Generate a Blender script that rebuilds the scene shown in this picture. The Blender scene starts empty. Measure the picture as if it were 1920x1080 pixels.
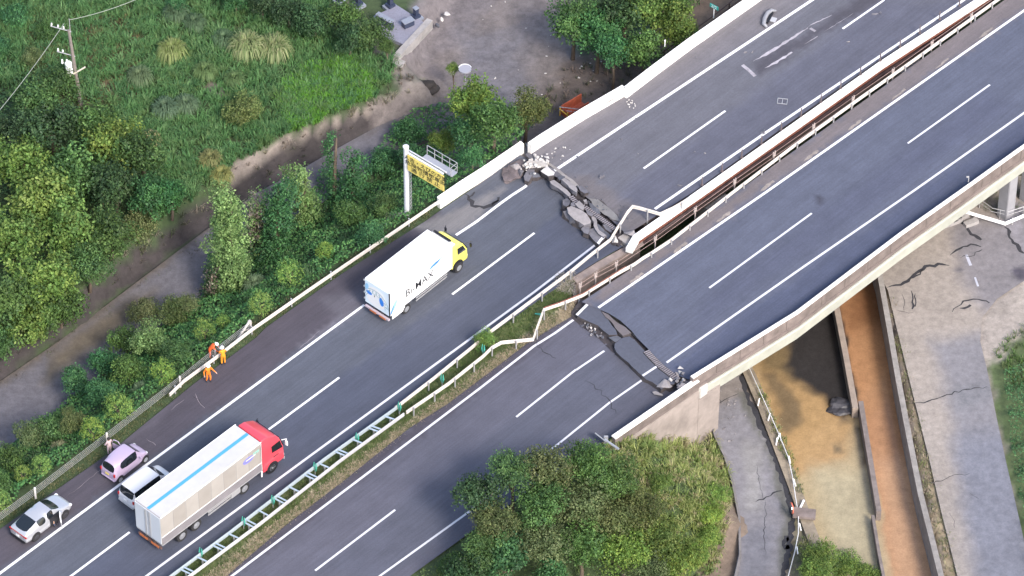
import bpy, math, random
import numpy as np
from mathutils import Vector, Matrix, geometry
random.seed(7); RNG = np.random.default_rng(7)
SC = bpy.context.scene; COL = SC.collection

# ------------------------------------------------------------------ camera, sky, sun, exposure
FPX, DEP, ROLL, DIST = 9000.0, math.radians(45), math.radians(0.4), 345.0
_fw = np.array([0, math.cos(DEP), -math.sin(DEP)]); _u0 = np.array([0, math.sin(DEP), math.cos(DEP)]); _r0 = np.array([1.0, 0, 0])
_rt = math.cos(ROLL)*_r0 + math.sin(ROLL)*_u0; _up = -math.sin(ROLL)*_r0 + math.cos(ROLL)*_u0
_C = -_fw*DIST
cam = bpy.data.cameras.new('camera'); camo = bpy.data.objects.new('camera', cam); COL.objects.link(camo)
cam.sensor_width = 36; cam.lens = FPX*36/1920; cam.clip_start = 1; cam.clip_end = 6000
camo.matrix_world = Matrix(((_rt[0], _up[0], -_fw[0], _C[0]), (_rt[1], _up[1], -_fw[1], _C[1]), (_rt[2], _up[2], -_fw[2], _C[2]), (0, 0, 0, 1)))
SC.camera = camo
SUN_EL, SUN_AZ = math.radians(42), math.radians(-58)      # direction towards the sun, measured from +x
wd = bpy.data.worlds.new('World'); SC.world = wd; wd.use_nodes = True
nt = wd.node_tree; bg = nt.nodes['Background']
sky = nt.nodes.new('ShaderNodeTexSky'); sky.sky_type = 'NISHITA'; sky.sun_disc = False
sky.sun_elevation = SUN_EL; sky.sun_rotation = math.radians(90) - SUN_AZ; sky.air_density = 1.0; sky.dust_density = 3.0
nt.links.new(sky.outputs[0], bg.inputs[0]); bg.inputs[1].default_value = 0.15
sl = bpy.data.lights.new('sun', 'SUN'); sl.energy = 1.7; sl.angle = math.radians(15); sl.color = (1, .93, .86)
so = bpy.data.objects.new('sun', sl); COL.objects.link(so)
so.rotation_euler = Vector((math.cos(SUN_EL)*math.cos(SUN_AZ), math.cos(SUN_EL)*math.sin(SUN_AZ), math.sin(SUN_EL))).to_track_quat('Z', 'Y').to_euler()
SC.view_settings.view_transform = 'Standard'; SC.view_settings.look = 'None'; SC.view_settings.gamma = 1
SC.view_settings.exposure = 1.15

# ------------------------------------------------------------------ survey helpers: photo pixel + height -> ground position
def W(px, py, z=0.0):
    v = _fw*FPX + _rt*(px-960) - _up*(py-540)
    t = (z-_C[2])/v[2]; p = _C + t*v
    return Vector(p)
def WL(pts, z=0.0): return [W(p[0], p[1], p[2] if len(p) > 2 else z) for p in pts]
def PR(X):
    V = np.asarray(X, float) - _C; k = FPX/(V@_fw)
    return np.stack([960+k*(V@_rt), 540-k*(V@_up)], -1)
def poly_sd(P, poly):
    """signed distance, positive inside"""
    P = np.asarray(P, float); A = np.asarray([(a[0], a[1]) for a in poly], float); B = np.roll(A, -1, 0)
    d = np.full(len(P), 1e9); ins = np.zeros(len(P), bool)
    for a, b in zip(A, B):
        e = b-a; w = P-a; t = np.clip((w@e)/max(e@e, 1e-9), 0, 1)
        d = np.minimum(d, np.hypot(*(w-t[:, None]*e).T))
        c = ((a[1] > P[:, 1]) != (b[1] > P[:, 1]))
        with np.errstate(divide='ignore', invalid='ignore'):
            xi = (b[0]-a[0])*(P[:, 1]-a[1])/(b[1]-a[1]+1e-12)+a[0]
        ins ^= c & (P[:, 0] < xi)
    return np.where(ins, d, -d)
def sstep(x): x = np.clip(x, 0, 1); return x*x*(3-2*x)

# ------------------------------------------------------------------ object helpers
def tag(o, label=None, cat=None, group=None, kind=None):
    if label: o['label'] = label
    if cat: o['category'] = cat
    if group: o['group'] = group
    if kind: o['kind'] = kind
    return o
def empty(name, loc, rz=0, label=None, cat=None, group=None):
    o = bpy.data.objects.new(name, None); COL.objects.link(o); o.location = loc; o.rotation_euler = (0, 0, rz); o.empty_display_size = .3
    return tag(o, label, cat, group)
def link(name, me, parent=None):
    o = bpy.data.objects.new(name, me); COL.objects.link(o)
    if parent is not None: o.parent = parent
    return o
def dup(root, loc=None, rz=None, label=None, scale=None, color=None):
    r = root.copy(); COL.objects.link(r)
    if loc is not None: r.location = loc
    if rz is not None: r.rotation_euler = (0, 0, rz)
    if label: r['label'] = label
    if scale: r.scale = scale if hasattr(scale, '__len__') else (scale,)*3
    if color: r.color = color
    for ch in list(root.children):
        c = ch.copy(); COL.objects.link(c); c.parent = r
        if color: c.color = color
        for g in list(ch.children):
            d = g.copy(); COL.objects.link(d); d.parent = c
    return r
def fast_mesh(name, V, F, mats, col=None, mi=None, smooth=False):
    """F: (M,4) or (M,3) int array"""
    V = np.ascontiguousarray(V, np.float32); F = np.ascontiguousarray(F, np.int32)
    me = bpy.data.meshes.new(name); n = F.shape[1]
    me.vertices.add(len(V)); me.vertices.foreach_set('co', V.ravel())
    me.loops.add(F.size); me.loops.foreach_set('vertex_index', F.ravel())
    me.polygons.add(len(F)); me.polygons.foreach_set('loop_start', np.arange(0, F.size, n, dtype=np.int32))
    me.polygons.foreach_set('loop_total', np.full(len(F), n, np.int32))
    if mi is not None: me.polygons.foreach_set('material_index', np.asarray(mi, np.int32))
    me.update(calc_edges=True)
    if smooth: me.shade_smooth()
    if col is not None:
        dom = 'FACE' if len(col) == len(F) else 'POINT'
        a = me.attributes.new('tint', 'FLOAT_COLOR', dom); c4 = np.ones((len(col), 4), np.float32); c4[:, :3] = col
        a.data.foreach_set('color', c4.ravel())
    for m in (mats if isinstance(mats, (list, tuple)) else [mats]): me.materials.append(m)
    return me
class MB:
    def __init__(s): s.v = []; s.f = []; s.m = []
    def add(s, vs, fs, m=0, M=None):
        k = len(s.v); s.v += [tuple(M@Vector(v)) if M else tuple(v) for v in vs]
        s.f += [tuple(i+k for i in f) for f in fs]; s.m += [m]*len(fs); return s
    def box(s, c, d, rz=0, m=0, M=None):
        a, b, h = d[0]/2, d[1]/2, d[2]/2; R = Matrix.Translation(c)@Matrix.Rotation(rz, 4, 'Z')
        if M: R = M@R
        vs = [(x, y, z) for x in (-a, a) for y in (-b, b) for z in (-h, h)]
        return s.add(vs, [(0, 1, 3, 2), (4, 6, 7, 5), (0, 4, 5, 1), (2, 3, 7, 6), (0, 2, 6, 4), (1, 5, 7, 3)], m, R)
    def tube(s, pts, r, n=6, m=0, cap=True):
        pts = [Vector(p) for p in pts]; rs = r if hasattr(r, '__len__') else [r]*len(pts); k = len(s.v); up0 = None
        for i, p in enumerate(pts):
            d = (pts[min(i+1, len(pts)-1)]-pts[max(i-1, 0)]).normalized()
            a = d.cross(Vector((0, 0, 1)) if abs(d.z) < .95 else Vector((1, 0, 0))).normalized(); b = d.cross(a)
            for j in range(n):
                t = 2*math.pi*j/n; s.v.append(tuple(p+a*math.cos(t)*rs[i]+b*math.sin(t)*rs[i]))
        for i in range(len(pts)-1):
            for j in range(n):
                s.f.append((k+i*n+j, k+i*n+(j+1) % n, k+(i+1)*n+(j+1) % n, k+(i+1)*n+j)); s.m.append(m)
        if cap:
            s.f.append(tuple(k+j for j in range(n))[::-1]); s.m.append(m); s.f.append(tuple(k+(len(pts)-1)*n+j for j in range(n))); s.m.append(m)
        return s
    def sweep(s, path, prof, m=0, closed=True, cap=True, up=Vector((0, 0, 1))):
        """prof: list of (side, up) offsets; side = to the right of the direction of travel"""
        path = [Vector(p) for p in path]; n = len(prof); k = len(s.v)
        for i, p in enumerate(path):
            a = (path[i]-path[i-1]) if i else (path[1]-path[0]); b = (path[i+1]-path[i]) if i < len(path)-1 else a
            a = Vector((a.x, a.y, 0)).normalized(); b = Vector((b.x, b.y, 0)).normalized(); d = (a+b)
            if d.length < .2: d = a
            d.normalize(); r = Vector((d.y, -d.x, 0)); q = 1/max(.5, abs(d.dot(a)))
            for (x, z) in prof: s.v.append(tuple(p+r*x*q+up*z))
        rg = range(n) if closed else range(n-1)
        for i in range(len(path)-1):
            for j in rg:
                s.f.append((k+i*n+j, k+i*n+(j+1) % n, k+(i+1)*n+(j+1) % n, k+(i+1)*n+j)); s.m.append(m)
        if cap and closed:
            s.f.append(tuple(k+j for j in range(n))[::-1]); s.m.append(m); s.f.append(tuple(k+(len(path)-1)*n+j for j in range(n))); s.m.append(m)
        return s
    def prism(s, top, th, m=0, jag=0):
        """top: list of 3D points (any order ccw/cw), extruded down by th"""
        n = len(top); top = [Vector(p) for p in top]
        bot = [p-Vector((random.uniform(-jag, jag), random.uniform(-jag, jag), th*random.uniform(1-jag, 1))) for p in top]
        k = len(s.v); s.v += [tuple(p) for p in top+bot]
        s.f.append(tuple(k+i for i in range(n))); s.m.append(m); s.f.append(tuple(k+n+i for i in range(n))[::-1]); s.m.append(m)
        for i in range(n): s.f.append((k+i, k+n+i, k+n+(i+1) % n, k+(i+1) % n)); s.m.append(m)
        return s
    def cyl(s, c, r, h, axis='Z', n=16, m=0, M=None):
        vs = []
        for q in (-h/2, h/2):
            for j in range(n):
                t = 2*math.pi*j/n; a, b = r*math.cos(t), r*math.sin(t)
                vs.append({'Z': (a, b, q), 'Y': (a, q, b), 'X': (q, a, b)}[axis])
        T = Matrix.Translation(c); T = M@T if M else T
        return s.add(vs, [(j, (j+1) % n, n+(j+1) % n, n+j) for j in range(n)]+[tuple(range(n))[::-1], tuple(range(n, 2*n))], m, T)
    def build(s, name, mats, parent=None, bevel=0, smooth=False, origin=None):
        if origin is None and parent is not None and parent.get('worldorigin'): origin = parent.location
        me = bpy.data.meshes.new(name)
        o_ = Vector(origin) if origin is not None else Vector((0, 0, 0))
        me.from_pydata([tuple(Vector(v)-o_) for v in s.v], [], s.f)
        mats = mats if isinstance(mats, (list, tuple)) else [mats]
        for mm in mats: me.materials.append(mm)
        me.polygons.foreach_set('material_index', s.m)
        import bmesh
        bm = bmesh.new(); bm.from_mesh(me); bmesh.ops.recalc_face_normals(bm, faces=bm.faces)
        if bevel: bmesh.ops.bevel(bm, geom=[e for e in bm.edges if len(e.link_faces) == 2 and e.calc_face_angle(0) > .5], offset=bevel, segments=2, affect='EDGES', clamp_overlap=True)
        bm.to_mesh(me); bm.free(); me.update()
        if smooth: me.shade_smooth()
        return link(name, me, parent)
def wroot(name, loc, label, cat, group=None):
    """a thing whose parts are given in world coordinates"""
    o = empty(name, loc, 0, label, cat, group); o['worldorigin'] = 1; return o

# ------------------------------------------------------------------ materials
MATS = {}
def mat(name, col, rough=.7, metal=0, noise=0, nscale=8, bump=0, bscale=60, tint=False, objcol=False, spec=.5, stretch=None, coat=0):
    if name in MATS: return MATS[name]
    m = bpy.data.materials.new(name); m.use_nodes = True; t = m.node_tree; b = t.nodes['Principled BSDF']; MATS[name] = m
    b.inputs['Roughness'].default_value = rough; b.inputs['Metallic'].default_value = metal; b.inputs['Specular IOR Level'].default_value = spec
    if coat: b.inputs['Coat Weight'].default_value = coat; b.inputs['Coat Roughness'].default_value = .08
    src = None
    if tint:
        a = t.nodes.new('ShaderNodeAttribute'); a.attribute_name = 'tint'; src = a.outputs['Color']
    else:
        r = t.nodes.new('ShaderNodeRGB'); r.outputs[0].default_value = (*col, 1); src = r.outputs[0]
    def mul(A, B):
        x = t.nodes.new('ShaderNodeMix'); x.data_type = 'RGBA'; x.blend_type = 'MULTIPLY'; x.inputs[0].default_value = 1
        t.links.new(A, x.inputs[6]); t.links.new(B, x.inputs[7]); return x.outputs[2]
    if objcol:
        oi = t.nodes.new('ShaderNodeObjectInfo'); src = mul(src, oi.outputs['Color'])
    tc = t.nodes.new('ShaderNodeTexCoord'); vec = tc.outputs['Object']
    if stretch:
        mp = t.nodes.new('ShaderNodeMapping'); mp.inputs['Rotation'].default_value = (0, 0, -stretch[0]); mp.inputs['Scale'].default_value = (stretch[1], 1, 1)
        mp2 = t.nodes.new('ShaderNodeVectorRotate'); mp2.rotation_type = 'Z_AXIS'; mp2.inputs['Angle'].default_value = -stretch[0]
        t.links.new(vec, mp2.inputs[0]); mp.inputs['Rotation'].default_value = (0, 0, 0); t.links.new(mp2.outputs[0], mp.inputs[0]); vec = mp.outputs[0]
    def ns(scale, detail, lo, hi, v=vec):
        n = t.nodes.new('ShaderNodeTexNoise'); n.inputs['Scale'].default_value = scale; n.inputs['Detail'].default_value = detail; n.inputs['Roughness'].default_value = .65
        t.links.new(v, n.inputs['Vector'])
        mr = t.nodes.new('ShaderNodeMapRange'); mr.inputs[1].default_value = .3; mr.inputs[2].default_value = .7; mr.inputs[3].default_value = lo; mr.inputs[4].default_value = hi
        t.links.new(n.outputs[0], mr.inputs[0]); return n, mr.outputs[0]
    if noise:
        n1, o1 = ns(nscale, 6, 1-noise, 1+noise); src = mul(src, o1)
        n2, o2 = ns(nscale*.12, 3, 1-noise*.6, 1+noise*.6, tc.outputs['Object']); src = mul(src, o2)
        if tint: n4, o4 = ns(9, 3, .90, 1.12, tc.outputs['Object']); src = mul(src, o4)
    t.links.new(src, b.inputs['Base Color'])
    if bump:
        n3, _ = ns(bscale, 5, 0, 1, tc.outputs['Object']); bp = t.nodes.new('ShaderNodeBump'); bp.inputs['Strength'].default_value = bump; bp.inputs['Distance'].default_value = .03
        t.links.new(n3.outputs[0], bp.inputs['Height']); t.links.new(bp.outputs[0], b.inputs['Normal'])
    return m
def leafmat(name):
    m = bpy.data.materials.new(name); m.use_nodes = True; t = m.node_tree; b = t.nodes['Principled BSDF']; out = t.nodes['Material Output']
    a = t.nodes.new('ShaderNodeAttribute'); a.attribute_name = 'tint'; oi = t.nodes.new('ShaderNodeObjectInfo')
    x = t.nodes.new('ShaderNodeMix'); x.data_type = 'RGBA'; x.blend_type = 'MULTIPLY'; x.inputs[0].default_value = 1
    t.links.new(a.outputs['Color'], x.inputs[6]); t.links.new(oi.outputs['Color'], x.inputs[7])
    b.inputs['Roughness'].default_value = .55; b.inputs['Specular IOR Level'].default_value = .3
    tr = t.nodes.new('ShaderNodeBsdfTranslucent'); mx = t.nodes.new('ShaderNodeMixShader'); mx.inputs[0].default_value = .38
    t.links.new(x.outputs[2], b.inputs['Base Color']); t.links.new(x.outputs[2], tr.inputs[0])
    t.links.new(b.outputs[0], mx.inputs[1]); t.links.new(tr.outputs[0], mx.inputs[2]); t.links.new(mx.outputs[0], out.inputs[0])
    return m
_d = W(1002, 437)-W(137, 1080); ROADANG = math.atan2(_d.y, _d.x)
LEAF = leafmat('foliage')
M_asph = mat('asphalt', (1, 1, 1), .85, noise=.13, nscale=5, bump=.25, bscale=40, tint=True, stretch=(ROADANG, .06))
M_earth = mat('earth', (1, 1, 1), .95, noise=.28, nscale=1.6, bump=.6, bscale=6, tint=True)
M_pave = mat('old_paving', (1, 1, 1), .92, noise=.2, nscale=1.8, bump=.5, bscale=20, tint=True)
M_paint = mat('road_paint', (.74, .74, .76), .6, noise=.06, nscale=14)
M_paint2 = mat('worn_road_paint', (.42, .43, .50), .7, noise=.14, nscale=10)
M_conc = mat('pale_concrete', (.50, .48, .46), .8, noise=.10, nscale=1.5, bump=.3, bscale=8)
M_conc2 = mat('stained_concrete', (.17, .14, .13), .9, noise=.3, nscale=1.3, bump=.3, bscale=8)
M_conc3 = mat('wing_wall_concrete', (.29, .25, .23), .9, noise=.22, nscale=.9, bump=.3, bscale=6)
M_conc4 = mat('grey_concrete', (.30, .285, .28), .9, noise=.2, nscale=1.5, bump=.4, bscale=8)
M_girder = mat('girder_paint', (.40, .41, .36), .5, noise=.12, nscale=1)
M_dark = mat('dark_void', (.02, .018, .02), .9)
M_crack = mat('crack', (.030, .030, .036), .95, noise=.3, nscale=6)
M_rail = mat('galvanised_steel', (.42, .42, .43), .45, .35, noise=.08, nscale=3)
M_railc = mat('cream_guardrail', (.50, .46, .42), .55, .1, noise=.1, nscale=2)
M_rust = mat('rust', (.17, .065, .045), .8, noise=.35, nscale=5)
M_pipe = mat('maroon_pipe', (.030, .014, .015), .6, noise=.4, nscale=3)
M_white = mat('white_paint', (.80, .80, .80), .35, noise=.02)
M_black = mat('black_plastic', (.015, .015, .018), .4)
M_glass = mat('dark_glass', (.012, .016, .02), .06, spec=.8)
M_tyre = mat('tyre_rubber', (.025, .025, .027), .8)
M_rim = mat('rim', (.45, .46, .48), .35, .6)
M_steel = mat('steel_frame', (.10, .10, .11), .5, .4)
M_bark = mat('bark', (.13, .10, .075), .9, noise=.3, nscale=3)
M_green = mat('teal_reflector', (.06, .33, .25), .4)
M_yel = mat('sign_yellow', (.78, .62, .17), .4)
M_redl = mat('tail_light', (.45, .02, .02), .3)
M_orl = mat('orange_reflector', (.75, .20, .04), .4)

# ------------------------------------------------------------------ terrain
def S(px, py, z): w = W(px, py, z); return (w.x, w.y)
EMB = [S(*p, 0) for p in [(-300, 1180), (0, 955), (200, 812), (340, 700), (480, 597), (640, 492), (760, 405), (825, 366), (985, 262),
       (1000, 318), (1062, 390), (1100, 432), (1170, 463), (1072, 515), (1076, 552), (1080, 590), (1180, 650), (1240, 705), (1303, 727), (1145, 834), (1095, 866), (740, 1120), (300, 1450), (-300, 1900)]]
ab0, ab1 = np.array(S(985, 262, 0)), np.array(S(1303, 727, 0)); abd = (ab1-ab0)/np.linalg.norm(ab1-ab0)
FIELD = [S(*p, -2.6) for p in [(-400, 960), (-100, 722), (0, 650), (150, 555), (230, 470), (330, 395), (420, 330), (560, 245), (700, 190), (795, 152), (760, 120), (780, 40), (860, -100), (600, -400), (-500, -400)]]
BEDL = [(1408, 690), (1440, 765), (1472, 845), (1496, 915), (1528, 995), (1560, 1085), (1600, 1200)]
BEDR = [(1786, 1200), (1762, 1080), (1728, 930), (1688, 720), (1650, 520), (1600, 330)]
RIVER = [S(*p, -5.5) for p in [(1300, 450)]+BEDL+BEDR]
def height(P):
    P = np.asarray(P, float).reshape(-1, 2)
    rel = P-ab0; side = abd[0]*rel[:, 1]-abd[1]*rel[:, 0]      # >0 : beyond the abutments
    if cross_sign < 0: side = -side
    # split left / right of the highway axis
    ax = np.array([math.cos(ROADANG), math.sin(ROADANG)]); o = np.array(S(1075, 500, 0)); lat = -(P-o)[:, 0]*ax[1]+(P-o)[:, 1]*ax[0]
    base = np.where(lat > 0, -4.55, -5.55)
    base = -5.18+.52*np.tanh(lat/6)
    fd = poly_sd(P, FIELD); far = np.clip(fd/25, 0, 1)
    fz = -2.6+far*1.2+.25*np.sin(P[:, 0]*.35+1)*np.cos(P[:, 1]*.31)
    base = np.where(fd > -1.0, base+(fz-base)*sstep((fd+1.0)/1.2), base)
    rd = poly_sd(P, RIVER); base = np.where(rd > -.1, -8.6, base)
    ed = -poly_sd(P, EMB)
    z = np.where(ed <= 0, -.12, np.maximum(base, -.12-np.maximum(ed-.3, 0)*.62))
    z = np.where((side > 0) & (ed > 0), base, z)
    z = np.where((lat < 0) & (ed > 0) & (side <= 0), np.minimum(z, np.maximum(base, -5.5+np.maximum(-side-.2, 0)*.9)), z)
    return z
cross_sign = 1
_t = np.array(S(1600, 300, 0))-ab0
if abd[0]*_t[1]-abd[1]*_t[0] < 0: cross_sign = -1
def H(x, y): return float(height([(x, y)])[0])
def zones(V, default, zl, jit=6):
    """V world verts; zl: [(pixel polygon, colour, softness px)]"""
    Q = PR(V); V = np.asarray(V)
    Q = Q+jit*np.stack([np.sin(V[:, 0]*2.1+V[:, 1]*1.3)+np.sin(V[:, 0]*5.3-V[:, 1]*3.1)*.5, np.sin(V[:, 1]*2.7-V[:, 0]*1.7)+np.sin(V[:, 1]*6.1+V[:, 0]*4.3)*.5], -1)
    c = np.tile(np.array(default, float), (len(V), 1))
    for poly, colr, soft in zl:
        w = sstep(.5+poly_sd(Q, poly)/(2*soft))[:, None]; c = c*(1-w)+np.array(colr)*w
    return c
def gridline(lo, hi, st, far):
    a = list(np.arange(lo, hi+st/2, st)); return np.array([lo-far, lo-far*.3, lo-far*.08]+a+[hi+far*.08, hi+far*.3, hi+far])
gx = gridline(-52, 52, .45, 1500); gy = gridline(-50, 48, .45, 1500)
X, Y = np.meshgrid(gx, gy); P2 = np.stack([X.ravel(), Y.ravel()], -1); Zt = height(P2)
rr = RNG.normal(0, .035, len(Zt)); Zt = Zt+np.where(Zt < -.2, rr, 0)
V = np.column_stack([P2, Zt]); nx, ny = len(gx), len(gy)
idx = np.arange(nx*ny).reshape(ny, nx); F = np.stack([idx[:-1, :-1].ravel(), idx[:-1, 1:].ravel(), idx[1:, 1:].ravel(), idx[1:, :-1].ravel()], -1)
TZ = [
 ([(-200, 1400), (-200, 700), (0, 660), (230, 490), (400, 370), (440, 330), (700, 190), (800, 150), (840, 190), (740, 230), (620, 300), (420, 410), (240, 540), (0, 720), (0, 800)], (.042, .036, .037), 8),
 ([(430, 345), (420, 320), (560, 245), (700, 190), (800, 150), (830, 175), (740, 190), (600, 248), (470, 318)], (.24, .205, .18), 6),
 ([(700, 200), (790, 150), (740, 110), (800, 20), (830, -100), (1100, -100), (1060, 60), (1100, 120), (1250, 90), (1250, 150), (1000, 330), (850, 330), (700, 300)], (.15, .13, .125), 14),
 ([(740, 110), (800, -50), (900, -100), (960, -50), (880, 60), (800, 130)], (.14, .125, .13), 16),
 ([(860, 60), (980, 60), (1000, 200), (880, 260)], (.135, .128, .142), 30),
 ([(1060, 120), (1250, 60), (1300, 80), (1200, 160), (1060, 250), (1000, 210)], (.10, .08, .07), 25),
 ([(1230, 60), (1340, -60), (1480, -60), (1250, 120)], (.14, .10, .07), 12),
 ([(80, 100), (210, 60), (260, 130), (200, 180), (110, 160)], (.13, .10, .05), 25),
 ([(170, 160), (215, 160), (215, 190), (170, 190)], (.22, .17, .14), 12),
 ([(390, 150), (440, 150), (440, 180), (390, 180)], (.20, .16, .15), 8),
 ([(640, 0), (1320, 710), (1700, 500), (1920, 380), (2300, 200), (2300, 1500), (1300, 1500), (1340, 1000), (1320, 820), (1200, 780)], (.19, .165, .15), 12),
 ([(1330, 800), (1400, 940), (1400, 1100), (1300, 1100), (1330, 960)], (.15, .115, .09), 10),
 ([(1400, 690), (1430, 690), (1500, 860), (1540, 1000), (1600, 1100), (1470, 1100), (1485, 1000), (1470, 880)], (.13, .12, .08), 6),
 ([(1660, 520), (1690, 530), (1720, 700), (1760, 900), (1810, 1100), (1770, 1100), (1700, 760)], (.22, .18, .12), 6),
 ([(1830, 610), (1860, 560), (1920, 510), (2100, 480), (2100, 700), (1920, 640), (1880, 700), (1850, 680)], (.28, .25, .225), 8),
 ([(1850, 690), (1920, 630), (2100, 640), (2100, 1200), (1950, 1200), (1900, 950)], (.07, .10, .04), 10),
 ([(1820, 330), (1930, 280), (2000, 400), (1920, 410), (1860, 400)], (.08, .085, .06), 8),
]
TZ += [([(260, 1128), (331, 1076), (607, 866), (744, 767), (885, 652), (1072, 522), (1082, 560), (1050, 575), (1040, 610), (990, 642), (893, 716), (640, 904), (533, 986), (423, 1079), (340, 1150)], (.10, .12, .045), 3),
 ([(345, 1160), (385, 1082), (520, 975), (640, 884), (758, 798), (860, 722), (960, 648), (1030, 595), (1075, 560), (1085, 595), (1040, 620), (990, 655), (893, 730), (840, 770), (640, 920), (533, 1000), (423, 1093)], (.34, .29, .21), 4)]
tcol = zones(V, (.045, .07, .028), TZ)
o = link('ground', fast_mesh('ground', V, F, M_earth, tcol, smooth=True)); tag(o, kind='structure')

def sheet(name, poly, z, mt, default, zl=(), step=.5, parent=None, jit=3, zfun=None):
    """flat (or zfun-shaped) surface inside a pixel polygon at height z, with colours of its own patches"""
    w = [W(p[0], p[1], p[2] if len(p) > 2 else z) for p in poly]
    B = []
    for a, b in zip(w, w[1:]+w[:1]):
        n = max(1, int((b-a).length/step)); B += [a.lerp(b, i/n) for i in range(n)]
    bb = [(p.x, p.y) for p in B]; xs = [p[0] for p in bb]; ys = [p[1] for p in bb]
    gxs, gys = np.meshgrid(np.arange(min(xs), max(xs), step), np.arange(min(ys), max(ys), step))
    G = np.stack([gxs.ravel(), gys.ravel()], -1)+RNG.uniform(-.1, .1, (gxs.size, 2))*step; G = G[poly_sd(G, bb) > step*.4]
    co = [Vector(p) for p in bb]+[Vector(p) for p in G]; n = len(bb)
    res = geometry.delaunay_2d_cdt(co, [(i, (i+1) % n) for i in range(n)], [], 1, 1e-4)
    V = np.array([(v.x, v.y, z) for v in res[0]])
    if zfun is not None: V[:, 2] = zfun(V)
    F = np.array([f for f in res[2] if len(f) == 3])
    nrm = np.cross(V[F[:, 1]]-V[F[:, 0]], V[F[:, 2]]-V[F[:, 0]])[:, 2] < 0; F[nrm] = F[nrm][:, ::-1]
    c = zones(V, default, zl, jit)
    if mt is M_asph and parent is not None and parent.name == 'highway_bridge': c = c*np.array([1.14, 1.10, 1.05])
    if mt is M_asph:
        lt = -V[:, 0]*math.sin(ROADANG)+V[:, 1]*math.cos(ROADANG); c = c*np.array([1.18, 1.19, 1.19])*(1+.045*np.sin(lt*3.49)+.03*np.sin(lt*1.3+V[:, 0]*.05))[:, None]
    og = parent.location if parent is not None else Vector((0, 0, 0))
    me = fast_mesh(name, V-np.array(og), F, mt, c); ob = link(name, me, parent)
    if parent is None: tag(ob, kind='structure')
    return ob
def strip(mb, pts, w, dz=.012, z=0, m=0, jag=0):
    """flat ribbon of width w along pixel polyline"""
    P = WL(pts, z)
    mb.sweep([p+Vector((0, 0, dz)) for p in P], [(-w/2, 0), (w/2, 0)], m, closed=False)
def crackline(mb, pts, z, wmax, dz=.015, n=5, amp=.18, taper=True):
    P = WL(pts, z); L = []
    for a, b in zip(P, P[1:]):
        k = max(2, int((b-a).length/.28)); d = (b-a).normalized(); r = Vector((d.y, -d.x, 0))
        L += [a.lerp(b, i/k)+r*random.uniform(-amp, amp) for i in range(k)]
    L.append(P[-1]); N = len(L); k0 = len(mb.v)
    for i, p in enumerate(L):
        d = (L[min(i+1, N-1)]-L[max(0, i-1)]).normalized(); r = Vector((d.y, -d.x, 0))
        w = wmax*(random.uniform(.35, 1))*(min(1, 4*i/N+.15, 4*(N-i)/N+.15) if taper else 1)
        mb.v += [tuple(p+r*w/2+Vector((0, 0, dz))), tuple(p-r*w/2+Vector((0, 0, dz)))]
    for i in range(N-1): mb.f.append((k0+2*i, k0+2*i+1, k0+2*i+3, k0+2*i+2)); mb.m.append(0)

# ------------------------------------------------------------------ roads
A1 = (.062, .068, .088)      # worn lane asphalt (blue-grey)
A2 = (.048, .054, .078)      # newer darker lane
A3 = (.050, .044, .056)      # dark purple shoulder
A4 = (.070, .070, .092)
UP = [(-300, 1225), (0, 992), (200, 853), (363, 720), (480, 633), (500, 613), (640, 514), (800, 413), (832, 390), (900, 345), (975, 290), (1012, 311), (1048, 343), (1078, 378), (1116, 428), (1168, 462), (1120, 490), (1072, 520), (885, 650), (744, 765), (600, 866), (300, 1094), (-300, 1560)]
sheet('upper_road', UP, 0, M_asph, A1, [
    ([(-300, 1400), (0, 1155), (137, 1080), (503, 806), (848, 552), (1060, 392), (1300, 500), (600, 1200), (-300, 1700)], A2, 3),
    ([(-300, 1180), (0, 900), (760, 340), (850, 420), (683, 566), (0, 1068), (-300, 1290)], A3, 4),
    ([(770, 425), (850, 395), (960, 340), (890, 415), (855, 437), (800, 440)], (.13, .125, .13), 6),
    ([(625, 615), (690, 570), (640, 590), (560, 650)], (.11, .105, .125), 5),
    ([(600, 560), (690, 540), (680, 570), (640, 600)], (.075, .07, .085), 8),
    ([(200, 830), (330, 730), (300, 790), (240, 830)], (.065, .058, .072), 8)], .45, jit=2)
LO = [(-300, 1640), (313, 1180), (425, 1080), (533, 987), (640, 905), (767, 803), (840, 757), (893, 717), (990, 643), (1040, 612), (1075, 592), (1082, 600), (1120, 624), (1150, 660), (1205, 705), (1250, 728), (1285, 722), (1148, 818), (1095, 850), (900, 985), (700, 1130), (300, 1420)]
sheet('lower_road', LO, 0, M_asph, A4, [
    ([(-300, 1600), (423, 1065), (640, 893), (893, 705), (1075, 580), (1090, 590), (1000, 655), (633, 933), (430, 1090), (0, 1400)], (.042, .038, .05), 4),
    ([(1100, 850), (1290, 715), (1250, 690), (1060, 830)], (.055, .056, .075), 5),
    ([(591, 1068), (1133, 658), (1240, 700), (720, 1090)], (.064, .067, .09), 14)], .5, jit=3)
lines = MB()
for pts, w in [([(-300, 1296), (0, 1075), (250, 890), (683, 572)], .2), ([(855, 441), (893, 416), (935, 384), (960, 366), (985, 350), (997, 335), (1003, 327)], .22),
               ([(40, 1150), (243, 998)], .17), ([(480, 823), (636, 708)], .17), ([(848, 552), (1002, 437)], .17)]: strip(lines, pts, w)
tag(lines.build('lane_line', M_paint), kind='structure')
l2 = MB()
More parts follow.
